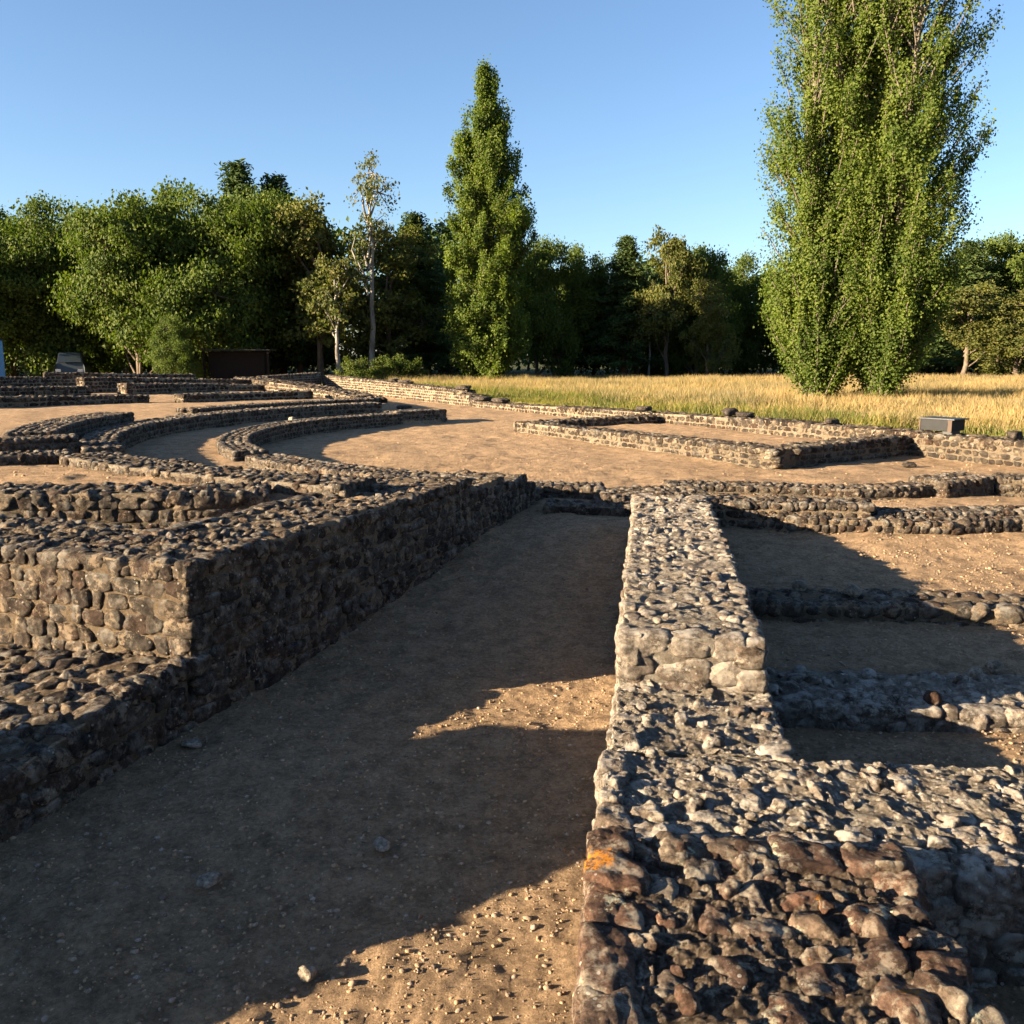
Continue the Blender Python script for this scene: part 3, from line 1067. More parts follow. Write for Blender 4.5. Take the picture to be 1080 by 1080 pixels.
# ------------------------------------------------------------------ vegetation
def leaf_material(name, tones, trans=.35, rough=.65):
    m, nt = new_mat(name)
    geo = nt.nodes.new('ShaderNodeNewGeometry')
    rp = ramp(nt, [(i / (len(tones) - 1), c) for i, c in enumerate(tones)])
    nt.links.new(geo.outputs['Random Per Island'], rp.inputs[0])
    vec = obj_vec(nt)
    n = noise(nt, vec, .55, 3)
    g = ramp(nt, [(.35, (.72, .78, .8)), (.65, (1.18, 1.12, .95))])
    nt.links.new(n, g.inputs[0])
    col = mix(nt, 1.0, rp.outputs[0], g.outputs[0], 'MULTIPLY')
    p = nt.nodes.new('ShaderNodeBsdfPrincipled')
    nt.links.new(col, p.inputs['Base Color'])
    p.inputs['Roughness'].default_value = rough
    p.inputs['Specular IOR Level'].default_value = .12
    t = nt.nodes.new('ShaderNodeBsdfTranslucent')
    tc = mix(nt, 1.0, col, (1.5, 1.7, .6), 'MULTIPLY')
    nt.links.new(tc, t.inputs[0])
    mx = nt.nodes.new('ShaderNodeMixShader')
    mx.inputs[0].default_value = trans
    nt.links.new(p.outputs[0], mx.inputs[1])
    nt.links.new(t.outputs[0], mx.inputs[2])
    o = nt.nodes.new('ShaderNodeOutputMaterial')
    nt.links.new(mx.outputs[0], o.inputs[0])
    return m


def bark_material(name, c1, c2, scale=3):
    m, nt = new_mat(name)
    vec = obj_vec(nt)
    mp = nt.nodes.new('ShaderNodeMapping')
    mp.inputs['Scale'].default_value = (1, 1, .35)
    nt.links.new(vec, mp.inputs[0])
    n = noise(nt, mp.outputs[0], scale, 6, .7)
    r = ramp(nt, [(.38, c1), (.6, c2)])
    nt.links.new(n, r.inputs[0])
    finish(nt, r.outputs[0], .9, bump(nt, noise(nt, mp.outputs[0], scale * 5, 5), .03), .15)
    return m


L_POP = leaf_material('poplar_leaves', [(.055, .085, .018), (.085, .12, .024), (.11, .145, .03), (.07, .105, .024), (.13, .15, .035)], .4, .6)
L_OAK = leaf_material('oak_leaves', [(.045, .07, .016), (.062, .09, .018), (.085, .108, .022), (.05, .08, .018)], .28)
L_OLIVE = leaf_material('olive_leaves', [(.07, .085, .022), (.095, .10, .03), (.11, .105, .035), (.06, .08, .024)], .3)
L_DARK = leaf_material('pine_needles', [(.035, .06, .022), (.05, .078, .028), (.06, .085, .028)], .15)
L_BIRCH = leaf_material('birch_leaves', [(.085, .10, .035), (.11, .11, .045), (.075, .095, .035), (.13, .105, .045)], .3)
L_BUSH = leaf_material('bush_leaves', [(.05, .075, .018), (.065, .09, .02), (.09, .10, .022)], .3)
BARK = bark_material('brown_bark', (.06, .045, .035), (.14, .11, .085))
BARK_POP = bark_material('poplar_bark', (.07, .058, .046), (.14, .118, .094))
BARK_BIRCH = bark_material('birch_bark', (.10, .088, .075), (.27, .255, .23), 2)
BARK_PINE = bark_material('pine_bark', (.10, .055, .035), (.2, .11, .07))


def tube(path, radii, sides=7):
    path = np.asarray(path, float)
    n = len(path)
    T = np.gradient(path, axis=0)
    T /= np.linalg.norm(T, axis=1, keepdims=True) + 1e-9
    ref = np.array([1, .13, .07])
    A = np.cross(T, ref); A /= np.linalg.norm(A, axis=1, keepdims=True)
    B = np.cross(T, A)
    an = np.linspace(0, 2 * np.pi, sides, endpoint=False)
    ring = (np.cos(an)[None, :, None] * A[:, None, :] + np.sin(an)[None, :, None] * B[:, None, :]) * np.asarray(radii)[:, None, None]
    v = (path[:, None, :] + ring).reshape(-1, 3)
    i = np.arange(n * sides).reshape(n, sides)
    j = np.roll(i, -1, axis=1)
    f = np.stack([i[:-1].ravel(), j[:-1].ravel(), j[1:].ravel(), i[1:].ravel()], 1)
    return v, f


class Tubes:
    def __init__(self):
        self.v, self.f, self.n = [], [], 0

    def add(self, path, radii, sides=7):
        v, f = tube(path, radii, sides)
        self.v.append(v); self.f.append(f + self.n); self.n += len(v)

    def mesh(self, name, mat):
        return mesh_from(name, np.concatenate(self.v), [(np.concatenate(self.f), 0)], [mat])


def leaves(cen, size, droop=0.0, aspect=.75, out=0.0):
    """one bent leaf blade (two triangles) at every centre; out turns the blades outwards from the trunk"""
    n = len(cen)
    nrm = RNG.normal(size=(n, 3)) * (1 - .45 * min(out, 1)); nrm[:, 2] += .25
    rad = cen * np.array([1, 1, 0]) + RNG.normal(0, .3, (n, 3))
    nrm += out * rad / (np.linalg.norm(rad, axis=1, keepdims=True) + .2)
    nrm /= np.linalg.norm(nrm, axis=1, keepdims=True)
    a = RNG.normal(size=(n, 3)); a[:, 2] -= droop
    a -= nrm * (a * nrm).sum(1, keepdims=True)
    a /= np.linalg.norm(a, axis=1, keepdims=True)
    b = np.cross(nrm, a)
    s = (size * RNG.uniform(.6, 1.25, n))[:, None]
    p0 = cen - a * s * .5
    p1 = cen + b * s * .5 * aspect + nrm * s * .12
    p2 = cen + a * s * .55
    p3 = cen - b * s * .5 * aspect + nrm * s * .12
    v = np.stack([p0, p1, p2, p3], 1).reshape(-1, 3)
    k = np.arange(n)[:, None] * 4
    f = np.concatenate([k + np.array([[0, 1, 2]]), k + np.array([[0, 2, 3]])])
    return v, f


def leaf_mesh(name, cen, size, mat, droop=0.0, aspect=.75):
    v, f = leaves(cen, size, droop, aspect, .8)
    return mesh_from(name, v, [(f, 0)], [mat], smooth=False)


def limb(p0, p1, r0, r1, bend=.12, n=7):
    p0, p1 = np.array(p0, float), np.array(p1, float)
    t = np.linspace(0, 1, n)[:, None]
    L = np.linalg.norm(p1 - p0)
    off = RNG.normal(0, bend * L, 3)
    path = p0 + (p1 - p0) * t + off * (t * (1 - t)) + RNG.normal(0, .012 * L, (n, 3)) * t
    return path, np.linspace(r0, r1, n)


def make_broadleaf(Ht, W, crown0, nclus, nleaf, lsize, seed, lobes=7, shape=1.0, gap=.25):
    """trunk tubes and leaf centres of a broad crown made of many clumps on limbs"""
    global RNG
    RNG = np.random.default_rng(seed)
    tb = Tubes()
    lean = RNG.normal(0, .02 * Ht, 2)
    path, rad = limb((0, 0, -.3), (lean[0], lean[1], Ht * .8), .022 * Ht, .005 * Ht, .04, 10)
    tb.add(path, rad, 8)
    # lobes: big masses of the crown
    lc, lr = [], []
    for i in range(lobes):
        a = 6.283 * (i / lobes) + RNG.uniform(-.4, .4)
        zz = crown0 + (Ht - crown0) * RNG.uniform(.12, .86)
        k = (zz - crown0) / (Ht - crown0)
        rad_here = W * .5 * (1 - abs(k - .4) ** 1.8 * 1.5) * RNG.uniform(.45, .72) * shape
        lc.append((math.cos(a) * rad_here, math.sin(a) * rad_here, zz)); lr.append(W * RNG.uniform(.2, .3))
    lc.append((lean[0], lean[1], Ht - W * .17)); lr.append(W * .19)
    lc.append((lean[0], lean[1], crown0 + (Ht - crown0) * .45)); lr.append(W * .3)
    C = []
    for c, r in zip(lc, lr):
        c = np.array(c)
        p0 = (c[0] * .06, c[1] * .06, max(crown0 * .5, c[2] - W * .35))
        path, rad = limb(p0, c, .009 * Ht, .003 * Ht)
        tb.add(path, rad, 5)
        m = max(3, int(nclus * r ** 2 / sum(q * q for q in lr)))
        d = RNG.normal(size=(m, 3)); d /= np.linalg.norm(d, axis=1, keepdims=True)
        rr = r * RNG.uniform(.55, 1.08, m)
        pts = c + d * rr[:, None] * np.array([1, 1, .85])
        pts = pts[pts[:, 2] > crown0 * .55]
        for p in pts:
            if RNG.random() < .5:
                pa, ra = limb(c, p, .0035 * Ht, .0012 * Ht, .1, 5)
                tb.add(pa, ra, 4)
            C.append(p)
    C = np.array(C)
    cr = W * RNG.uniform(.055, .10, len(C))
    out = []
    for p, r in zip(C, cr):
        k = int(nleaf * (r / (W * .078)) ** 2)
        g = RNG.normal(0, 1, (k, 3)) * r * np.array([.62, .62, .42])
        out.append(p + g)
    return tb, np.concatenate(out)


def make_conifer(Ht, W, seed, crown0=.12, whorls=26):
    global RNG
    RNG = np.random.default_rng(seed)
    tb = Tubes()
    path, rad = limb((0, 0, -.3), (0, 0, Ht), .016 * Ht, .002 * Ht, .01, 10)
    tb.add(path, rad, 7)
    out = []
    for i in range(whorls):
        k = i / (whorls - 1)
        z = Ht * (crown0 + (1 - crown0) * k) * .985
        R = W * .5 * (1 - k) ** .75 * RNG.uniform(.75, 1.1) + .15
        for j in range(7):
            a = RNG.uniform(0, 6.283)
            r = R * RNG.uniform(.65, 1.05)
            tip = np.array([math.cos(a) * r, math.sin(a) * r, z - r * .12])
            if j < 4:
                pa, ra = limb((0, 0, z), tip, .004 * Ht, .001 * Ht, .05, 5)
                tb.add(pa, ra, 4)
            m = int(28 + 70 * r)
            t = RNG.uniform(.25, 1, m)[:, None]
            out.append(np.array([0, 0, z]) * (1 - t) + tip * t + RNG.normal(0, .2, (m, 3)) * np.array([1, 1, .7]))
    return tb, np.concatenate(out)


def make_poplar(Ht, W, seed, nbr, leaf_per_m, prof, stems=4, spread=.35, thin=(0, 0)):
    """fastigiate poplar: steep branches all the way up, dressed with leaf tufts"""
    global RNG
    RNG = np.random.default_rng(seed)
    tb = Tubes()
    out = []
    st = []
    for i in range(stems):
        a = 6.283 * i / stems + RNG.uniform(-.5, .5)
        top = Ht * (1 if i == 0 else RNG.uniform(.7, .95))
        off = np.array([math.cos(a), math.sin(a)]) * (0 if i == 0 else W * .5 * spread * RNG.uniform(.6, 1.1))
        b0 = np.array([math.cos(a), math.sin(a)]) * (.0 if i == 0 else .22)
        n = 14
        t = np.linspace(0, 1, n)
        path = np.stack([b0[0] + off[0] * t ** .7 + .12 * np.sin(3 * t + i), b0[1] + off[1] * t ** .7 + .1 * np.sin(4 * t + 2 * i), -.3 + (top + .3) * t], 1)
        rad = (.0125 if i == 0 else .008) * Ht * (1 - t * .93)
        tb.add(path, rad, 7)
        st.append((path, top))
    for k in range(nbr):
        path, top = st[RNG.integers(0, stems)]
        h = RNG.uniform(.015, .96) ** 1.05 if k % 4 else RNG.uniform(.002, .085)
        i = h * (len(path) - 1)
        i0 = int(i)
        p0 = path[i0] + (path[min(i0 + 1, len(path) - 1)] - path[i0]) * (i - i0)
        z0 = p0[2]
        ztip = min(z0 + Ht * RNG.uniform(.07, .20), Ht * .995)
        R = W * .5 * np.interp(ztip / Ht, prof[0], prof[1]) * (1 - .75 * RNG.random() ** 1.9) * RNG.uniform(.9, 1.12)
        a = RNG.uniform(0, 6.283)
        tip = np.array([math.cos(a) * R, math.sin(a) * R, ztip])
        d = np.linalg.norm(tip - p0)
        bpath, brad = limb(p0, tip, .0022 * Ht * (1 - .5 * h), .0006 * Ht, .12, 6)
        tb.add(bpath, brad, 4)
        m = int(leaf_per_m * d)
        if thin[0] < z0 / Ht < thin[1] and RNG.random() < .5:
            m = int(m * .35)
        # tufts along the outer part of the branch
        ntuft = max(2, int(d / .28))
        tt = (.28 if h > .08 else .08) + (.76 if h > .08 else .95) * RNG.random(ntuft) ** .65
        for q in tt:
            j = min(q, .999) * 5
            j0 = int(j)
            c = bpath[j0] + (bpath[j0 + 1] - bpath[j0]) * (j - j0)
            kk = max(3, m // ntuft)
            out.append(c + RNG.normal(0, 1, (kk, 3)) * np.array([.13, .13, .24]) * RNG.uniform(.6, 1.35))
    return tb, np.concatenate(out)


def tree(name, label, meshes, loc, rz=0, sc=1.0, cat='tree', group=None):
    r = empty(name, loc, rz)
    r.scale = (sc, sc, sc) if not isinstance(sc, tuple) else sc
    tag(r, label, cat, group)
    link('trunk', meshes[0], parent=r)
    link('crown', meshes[1], parent=r)
    return r


def gzf(x, y):
    return float(gz(x, y)[0])


# poplars ---------------------------------------------------------------
profR = ([0, .02, .06, .12, .22, .4, .6, .78, .9, 1], [.2, .3, .5, .74, .92, 1.0, 1.0, .85, .6, .1])
profL = ([0, .02, .06, .15, .3, .45, .6, .75, .88, .95, 1], [.45, .62, .78, .85, .85, 1.05, 1.0, .72, .42, .3, .12])
yR = 30.2
def field_x(px, y):
    return (px - 540) / FPX * y * .985 / .99


tb, lc = make_poplar(22.5, 4.5, 101, 640, 112, profR, 5, .5, (.34, .74))
m1 = (tb.mesh('trunk', BARK_POP), leaf_mesh('crown', lc, .088, L_POP, .2, .95))
tb, lc = make_poplar(24.0, 5.0, 102, 760, 112, profR, 5, .5, (.38, .74))
m2 = (tb.mesh('trunk', BARK_POP), leaf_mesh('crown', lc, .088, L_POP, .2, .95))
GP = 'poplars in the meadow'
x = field_x(866, yR); tree('poplar_tree', 'left and slimmer of the two poplars growing side by side in the meadow', m1, (x, yR + .4, .5), 0, .93, group=GP)
x = field_x(930, yR); tree('poplar_tree', 'right and broader of the two poplars growing side by side in the meadow', m2, (x, yR, .5), 0, .92, group=GP)
yL = 58.0
tb, lc = make_poplar(18.7, 5.7, 103, 620, 95, profL, 4, .28)
m3 = (tb.mesh('trunk', BARK_POP), leaf_mesh('crown', lc, .13, L_POP, .2, .95))
tree('poplar_tree', 'lone tall poplar standing at the edge of the wood behind the long back wall', m3, (field_x(514, yL), yL, .4), 0, 1, group=GP)

# wood ------------------------------------------------------------------
variants = {}
for i, sd in enumerate((1, 2, 3, 4)):
    tb, lc = make_broadleaf(13, 11.5, .5, 320, 150, .3, 200 + sd, 12, 1.05)
    variants['oak', i] = (tb.mesh('trunk', BARK), leaf_mesh('crown', lc, .27, L_OAK))
for i, sd in enumerate((1, 2)):
    tb, lc = make_broadleaf(11, 6.8, 1.2, 160, 85, .24, 300 + sd, 9, .95)
    variants['olive', i] = (tb.mesh('trunk', BARK), leaf_mesh('crown', lc, .24, L_OLIVE))
for i, sd in enumerate((1, 2, 3)):
    tb, lc = make_conifer(12, 5.2, 400 + sd)
    variants['pine', i] = (tb.mesh('trunk', BARK_PINE), leaf_mesh('crown', lc, .26, L_DARK, .3, .4))
tb, lc = make_broadleaf(12, 4.6, 5.2, 70, 34, .2, 505, 8, .9)
variants['birch', 0] = (tb.mesh('trunk', BARK_BIRCH), leaf_mesh('crown', lc, .18, L_BIRCH, .4))
tb, lc = make_broadleaf(8, 4.0, 2.6, 60, 60, .2, 506, 7, .9)
variants['birch', 1] = (tb.mesh('trunk', BARK_BIRCH), leaf_mesh('crown', lc, .2, L_BIRCH, .4))
tb, lc = make_broadleaf(2.2, 3.4, .1, 60, 60, .12, 507, 7, 1.0)
variants['bush', 0] = (tb.mesh('trunk', BARK), leaf_mesh('crown', lc, .15, L_BUSH))
HT = {'oak': 13, 'olive': 11, 'pine': 12, 'birch': 12, 'bush': 2.2}


def put_tree(kind, var, px, ytop, Y, label, name='oak_tree', rz=None, wide=1.0, group='trees at the edge of the wood'):
    x = field_x(px, Y)
    z0 = gzf(x, Y) - .05
    h = H + (375 - ytop) / FPX * Y / .985 - z0
    base = 8 if (kind == 'birch' and var == 1) else HT[kind]
    s = h / base
    tree(name, label, variants[kind, var], (x, Y, z0), random.random() * 6.28 if rz is None else rz, (s * wide, s * wide, s), 'bush' if kind == 'bush' else 'tree', group)


T = put_tree
T('oak', 0, -14, 254, 57, 'broad dark oak cut by the left edge of the picture', wide=.85)
T('oak', 1, 58, 226, 60, 'broad oak second from the left edge, its rounded top leaning left', wide=.8)
T('oak', 2, 150, 220, 56, 'large light green oak left of centre of the left wood, sunlit to the ground', wide=.82)
T('oak', 3, 238, 216, 57, 'broad green oak right behind the large light green one', wide=.8)
T('oak', 3, 18, 234, 66, 'oak top rising between the two trees at the left edge', wide=.8)
T('oak', 0, 104, 226, 66, 'dark oak filling the gap left of the large light green one', wide=.8)
T('oak', 1, 196, 214, 65, 'dark oak filling the gap right of the large light green one', wide=.8)
T('oak', 2, 292, 222, 62, 'dark round oak above the right end of the brown shelter', wide=.8)
T('pine', 0, 262, 188, 67, 'tall dark pine showing its top over the oaks', 'pine_tree', wide=1.5)
T('pine', 1, 300, 200, 68, 'tall dark pine right of the highest pine, over the oaks', 'pine_tree', wide=1.5)
T('oak', 0, 190, 335, 51, 'small young oak with bright leaves before the brown shelter', wide=.75)
T('olive', 0, 340, 226, 58, 'slender olive green tree left of the leaning birch', 'ash_tree', wide=1.0)
T('pine', 2, 318, 235, 62, 'dark fir behind the slender olive green tree', 'fir_tree', wide=1.4)
T('birch', 0, 392, 178, 56.5, 'tall sparse birch with a white trunk, thin crown standing above the wood', 'birch_tree', wide=.72)
T('birch', 1, 357, 272, 54.5, 'short birch with a white trunk and russet leaves', 'birch_tree')
T('olive', 1, 412, 250, 60, 'olive tree with hanging twigs right behind the tall birch', 'ash_tree', wide=1.1)
T('pine', 0, 440, 236, 64, 'dark fir between the tall birch and the lone poplar', 'fir_tree', wide=1.6)
T('oak', 2, 566, 262, 68, 'dark round tree just right of the lone poplar', wide=.62)
T('oak', 1, 602, 268, 72, 'dark rounded tree second to the right of the lone poplar', wide=.7)
T('oak', 3, 625, 285, 74, 'low dark oak in the shaded middle of the wood', wide=.8)
T('pine', 2, 657, 258, 70, 'pointed dark fir in the shaded middle of the wood, left of the pale tree', 'fir_tree', wide=1.6)
T('olive', 0, 703, 252, 68, 'pale thin tree standing before the dark middle of the wood', 'ash_tree', wide=.75)
T('oak', 2, 732, 272, 72, 'dark rounded tree right of the pale thin tree', wide=.7)
T('olive', 1, 745, 300, 66, 'short olive tree with hanging branches at the foot of the dark wood', 'ash_tree', wide=.95)
T('oak', 1, 782, 278, 76, 'dark oak just left of the pair of poplars', wide=.8)
T('oak', 0, 838, 282, 74, 'dark oak half hidden behind the left poplar of the pair', wide=.85)
T('pine', 2, 965, 270, 76, 'dark fir seen beside the right poplar of the pair', 'fir_tree', wide=1.6)
T('pine', 1, 1010, 262, 74, 'bluish fir rising behind the sunlit thicket at the right', 'fir_tree', wide=1.9)
T('oak', 2, 1068, 258, 76, 'tall tree cut by the right edge of the picture', wide=.85)
T('olive', 0, 1012, 305, 63, 'sunlit yellow green thicket tree right of the poplars', 'ash_tree', wide=1.5)
T('olive', 1, 1070, 312, 62, 'sunlit yellow green thicket tree at the right edge', 'ash_tree', wide=1.5)
T('birch', 0, 683, 300, 69, 'thin birch with a bare white stem in the dark middle of the wood', 'birch_tree', wide=.6)
T('bush', 0, 405, 376, 52.5, 'yellow green bush at the foot of the tall birch', 'bush', wide=1.1, group='bushes along the wood')
T('bush', 0, 432, 379, 53, 'yellow green bush left of the lone poplar', 'bush', wide=1.0, group='bushes along the wood')
T('bush', 0, 375, 378, 51, 'small bush between the two white birch trunks', 'bush', wide=.9, group='bushes along the wood')

# woodland mass behind: trunks and foliage nobody could count
RNG = np.random.default_rng(77)
cl = []
tb = Tubes()
for i in range(150):
    X = RNG.uniform(-75, 105)
    Yb = RNG.uniform(78, 100) if X > 0 else RNG.uniform(70, 92)
    hh = RNG.uniform(8.5, 10.8) if X > 0 else RNG.uniform(11, 14.0)
    path, rad = limb((X, Yb, .2), (X + RNG.normal(0, .5), Yb, hh * .9), .16, .04, .03, 6)
    tb.add(path, rad, 5)
    for j in range(36):
        k = RNG.random() ** .8
        r = 3.1 * (1 - .75 * k ** 2) * math.sqrt(RNG.random())
        a = RNG.uniform(0, 6.28)
        c = np.array([X + math.cos(a) * r, Yb + math.sin(a) * r, .6 + k * (hh - .8)])
        cl.append(c + RNG.normal(0, 1, (40, 3)) * np.array([.75, .75, .5]))
ring = []
for i in range(330):
    a = RNG.uniform(0, 6.283)
    R_ = RNG.uniform(95, 135)
    X, Yb = R_ * math.cos(a), 10 + R_ * math.sin(a)
    if Yb > 60 and abs(X) < 100:
        continue
    hh = RNG.uniform(9, 12.5) if X < -20 else RNG.uniform(12, 17)
    path, rad = limb((X, Yb, .2), (X, Yb, hh * .9), .18, .04, .03, 6)
    tb.add(path, rad, 5)
    for j in range(26):
        k = RNG.random() ** .8
        r = 5.0 * (1 - .75 * k ** 2) * math.sqrt(RNG.random())
        b = RNG.uniform(0, 6.28)
        ring.append(np.array([X + math.cos(b) * r, Yb + math.sin(b) * r, .6 + k * (hh - .8)]) + RNG.normal(0, 1, (16, 3)) * np.array([1.2, 1.2, .8]))
ring = np.concatenate(ring)
cl = np.concatenate(cl)
v, f = leaves(cl, .5)
v2, f2 = leaves(ring, 1.1)
f = np.concatenate([f, f2 + len(v)])
v = np.concatenate([v, v2])
n0 = len(v)
tv = np.concatenate(tb.v); tf = np.concatenate(tb.f) + n0
me = mesh_from('woodland', np.concatenate([v, tv]), [(f, 0), (tf, 1)], [L_DARK, BARK], smooth=False)
tag(link('woodland', me), kind='stuff')


# ------------------------------------------------------------------ meadow grass
def grass(name, x, y, hmin, hmax, wid, mat, lean=.25, blades=5, spread=.09):
    n = len(x)
    x = np.repeat(x, blades) + RNG.normal(0, spread, n * blades)
    y = np.repeat(y, blades) + RNG.normal(0, spread, n * blades)
    n = len(x)
    pn = np.stack([x, y, 0 * x], 1)
    h = RNG.uniform(hmin, hmax, n) * np.clip(1 + .45 * vnoise(pn, .28, 71) + .3 * vnoise(pn, 1.1, 72), .35, 1.5)
    z = height(x, y) - .03
    a = RNG.uniform(0, 6.28, n)
    d = np.stack([np.cos(a), np.sin(a), np.zeros(n)], 1)
    l = RNG.normal(0, lean, (n, 2)) * h[:, None]
    p = np.stack([x, y, z], 1)
    mid = p + np.stack([l[:, 0] * .4, l[:, 1] * .4, h * .6], 1)
    tip = p + np.stack([l[:, 0], l[:, 1], h], 1)
    w0, w1 = wid * .5, wid * .5
    v = np.stack([p - d * w0, p + d * w0, mid + d * w1, mid - d * w1, tip], 1).reshape(-1, 3)
    k = np.arange(n)[:, None] * 5
    q = k + np.array([[0, 1, 2, 3]])
    t = k + np.array([[3, 2, 4]])
    me = mesh_from(name, v, [(q, 0), (t, 0)], [mat], smooth=False)
    tag(link(name, me), kind='stuff')


L_STRAW = leaf_material('dry_grass', [(.27, .205, .11), (.33, .26, .15), (.22, .165, .085), (.26, .175, .10), (.17, .155, .065)], .3, .8)
L_GREEN = leaf_material('green_grass', [(.075, .10, .022), (.11, .125, .03), (.18, .155, .06), (.22, .175, .08)], .35, .7)


def meadow_pts(n, dmin, dmax, ymax, bias=1.0):
    out_x, out_y = [], []
    while sum(map(len, out_x)) < n:
        y = 13 + (ymax - 13) * RNG.random(60000) ** bias
        x = (RNG.random(60000) * 1.35 - .42) * y
        dl = (x - 8.16) * .88 + (y - 14.4) * .476
        edge = dmin + 1.0 * vnoise(np.stack([x, y, 0 * x], 1), .35, 5)
        k = (dl > np.maximum(edge, .5)) & (dl < dmax)
        k &= (RNG.random(60000) < .55 + .45 * (vnoise(np.stack([x, y, 0 * x], 1), .5, 9) > -.2))
        out_x.append(x[k]); out_y.append(y[k])
    return np.concatenate(out_x)[:n], np.concatenate(out_y)[:n]


x, y = meadow_pts(62000, 3.6, 80, 62, 1.0)
grass('meadow_grass', x, y, .16, .48, .014, L_STRAW, .3, 6, .16)
x, y = meadow_pts(22000, .5, 4.2, 45, 1.0)
grass('green_grass', x, y, .06, .16, .018, L_GREEN, .5)
x, y = meadow_pts(5000, 2.0, 6, 45, 1.0)
grass('mixed_grass', x, y, .2, .4, .016, L_GREEN, .4)


# ------------------------------------------------------------------ things at the wood's edge
WOODB = simple_mat('dark_brown_boards', (.016, .013, .011), .9, .05)
ROOFM = simple_mat('grey_roof_sheet', (.035, .034, .033), .9, .1)
hx, hy = field_x(256, 53), 53.0
root = empty('wooden_shelter', (hx, hy, gzf(hx, hy)), math.radians(6))
tag(root, 'dark brown wooden shelter under the trees behind the upper seating rows', 'shelter')
bm = bmesh.new(); box_bm(bm, (-1.6, -.9, 0), (1.5, .9, 2.0), .02); bm_obj('wall', bm, WOODB, root)
bm = bmesh.new(); box_bm(bm, (-1.9, -1.4, 2.04), (1.9, 1.2, 2.12), .02); bm_obj('roof', bm, ROOFM, root)
for sx in (-1.75, 1.75):
    bm = bmesh.new(); box_bm(bm, (sx - .06, -1.3, 0), (sx + .06, -1.18, 2.035), .01); bm_obj('post', bm, WOODB, root)

BLUE = simple_mat('blue_panel', (.05, .20, .42), .5, .4)
hx, hy = field_x(-6, 44), 44.0
root = empty('blue_cabin', (hx, hy, gzf(hx, hy)), 0)
tag(root, 'blue upright cabin cut by the left edge of the picture', 'cabin')
bm = bmesh.new(); box_bm(bm, (-.55, -.5, .06), (.42, .5, 2.15), .03); bm_obj('cabin_body', bm, BLUE, root)
bm = bmesh.new(); box_bm(bm, (-.6, -.55, 2.155), (.47, .55, 2.25), .03); bm_obj('roof', bm, SLATE, root)
bm = bmesh.new(); box_bm(bm, (-.4, -.525, .15), (.25, -.505, 2.0), .004); bm_obj('door', bm, BLUE, root)

# parked van in the shade
PAINT = simple_mat('grey_paint', (.045, .055, .062), .35, .5, .05)
GLASS = simple_mat('dark_glass', (.03, .04, .05), .08, .8, .05)
RUBBER = simple_mat('tyre_rubber', (.02, .02, .02), .8, .2)
LAMP = simple_mat('lamp_glass', (.6, .6, .58), .2, .6, .05)
vx, vy = field_x(80, 57), 57.0
root = empty('parked_van', (vx, vy, gzf(vx, vy)), math.radians(20))
tag(root, 'small grey van parked in the shade of the trees at the left', 'van')
bm = bmesh.new()
prof = [(-.85, .3), (-.85, 1.0), (-.72, 1.25), (-.62, 1.85), (.62, 1.85), (.72, 1.25), (.85, 1.0), (.85, .3)]
front = [bm.verts.new((x, -2.0 + (.0 if z < 1.1 else (.55 if z < 1.5 else 1.0)), z)) for x, z in prof]
back = [bm.verts.new((x, 2.0, z)) for x, z in prof]
n = len(prof)
for i in range(n):
    bm.faces.new((front[i], front[(i + 1) % n], back[(i + 1) % n], back[i]))
bm.faces.new(front[::-1][:]); bm.faces.new(back)
bmesh.ops.triangulate(bm, faces=[f for f in bm.faces if len(f.verts) > 4])
bmesh.ops.recalc_face_normals(bm, faces=bm.faces)
bmesh.ops.bevel(bm, geom=list(bm.edges), offset=.03, segments=2, affect='EDGES')
bm_obj('body', bm, PAINT, root)
bm = bmesh.new()
q = [bm.verts.new(c) for c in ((-.64, -1.50, 1.27), (.64, -1.50, 1.27), (.55, -1.07, 1.78), (-.55, -1.07, 1.78))]
bm.faces.new(q)
r = bmesh.ops.extrude_face_region(bm, geom=list(bm.faces))
for vtx in [g for g in r['geom'] if isinstance(g, bmesh.types.BMVert)]:
    vtx.co += Vector((0, -.05, .02))
bmesh.ops.recalc_face_normals(bm, faces=bm.faces)
bm_obj('windscreen', bm, GLASS, root)
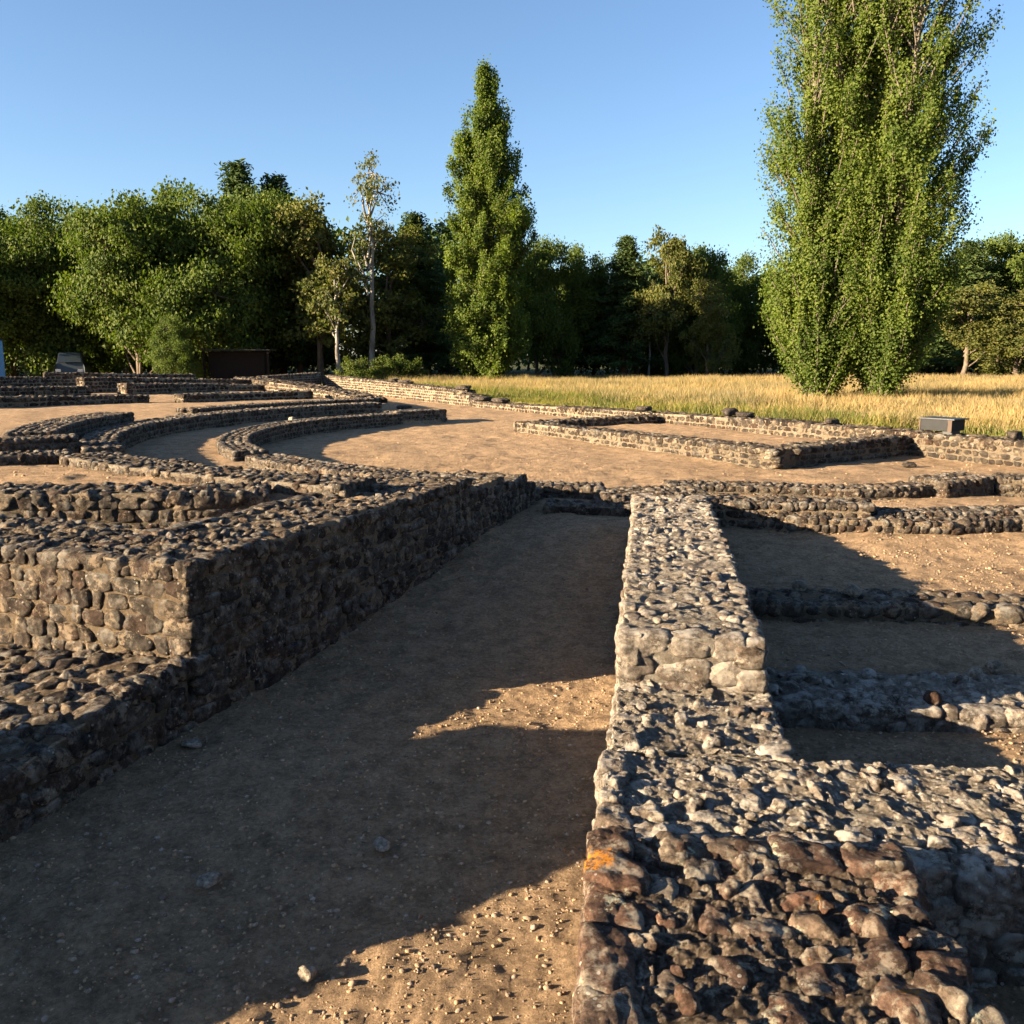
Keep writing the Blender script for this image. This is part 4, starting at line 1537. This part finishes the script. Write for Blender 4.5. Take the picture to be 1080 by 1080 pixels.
for sx in (-.84, .84):
    for sy in (-1.3, 1.3):
        bm = bmesh.new()
        bmesh.ops.create_cone(bm, segments=24, radius1=.31, radius2=.31, depth=.2, cap_ends=True)
        bmesh.ops.rotate(bm, verts=bm.verts, matrix=Matrix.Rotation(math.pi / 2, 3, 'Y'))
        bm_obj('wheel', bm, RUBBER, root, (sx, sy, .31))
for sx in (-.6, .6):
    bm = bmesh.new(); box_bm(bm, (sx - .14, -2.04, .72), (sx + .14, -1.99, .88), .01); bm_obj('headlight', bm, LAMP, root)


# ------------------------------------------------------------------ light, sky, camera
SUN_EL = math.radians(13.2)
SUN_AZ = math.radians(19.0)          # the sun stands left of the camera and this much behind it
to_sun = Vector((-math.cos(SUN_AZ) * math.cos(SUN_EL), -math.sin(SUN_AZ) * math.cos(SUN_EL), math.sin(SUN_EL)))
sd = bpy.data.lights.new('sun', 'SUN')
sd.energy = 5.0
sd.angle = math.radians(.5)
sd.color = (1.0, .79, .53)
so = bpy.data.objects.new('sun', sd)
COL.objects.link(so)
so.location = to_sun * 60
so.rotation_euler = to_sun.to_track_quat('Z', 'Y').to_euler()

wd = bpy.data.worlds.new('World')
scene.world = wd
wd.use_nodes = True
nt = wd.node_tree
nt.nodes.clear()
sky = nt.nodes.new('ShaderNodeTexSky')
sky.sky_type = 'NISHITA'
sky.sun_disc = False
sky.sun_elevation = SUN_EL
sky.sun_rotation = math.atan2(to_sun.x, to_sun.y)
sky.air_density = .9
sky.dust_density = .5
sky.ozone_density = 2.6
bg = nt.nodes.new('ShaderNodeBackground')
bg.inputs[1].default_value = .05
ow = nt.nodes.new('ShaderNodeOutputWorld')
tint = mix(nt, 1.0, sky.outputs[0], (.83, .835, .87), 'MULTIPLY')
nt.links.new(tint, bg.inputs[0])
nt.links.new(bg.outputs[0], ow.inputs[0])

cam = bpy.data.cameras.new('camera')
cam.sensor_width = 36
cam.lens = 36 * FPX / 1080
cam.clip_end = 6000
cam.clip_start = .05
co = bpy.data.objects.new('camera', cam)
COL.objects.link(co)
co.location = (0, 0, H)
co.rotation_euler = (math.pi / 2 - PITCH, 0, 0)
scene.camera = co

scene.view_settings.view_transform = 'Standard'
scene.view_settings.look = 'None'
scene.view_settings.gamma = 1
scene.view_settings.exposure = 2.62
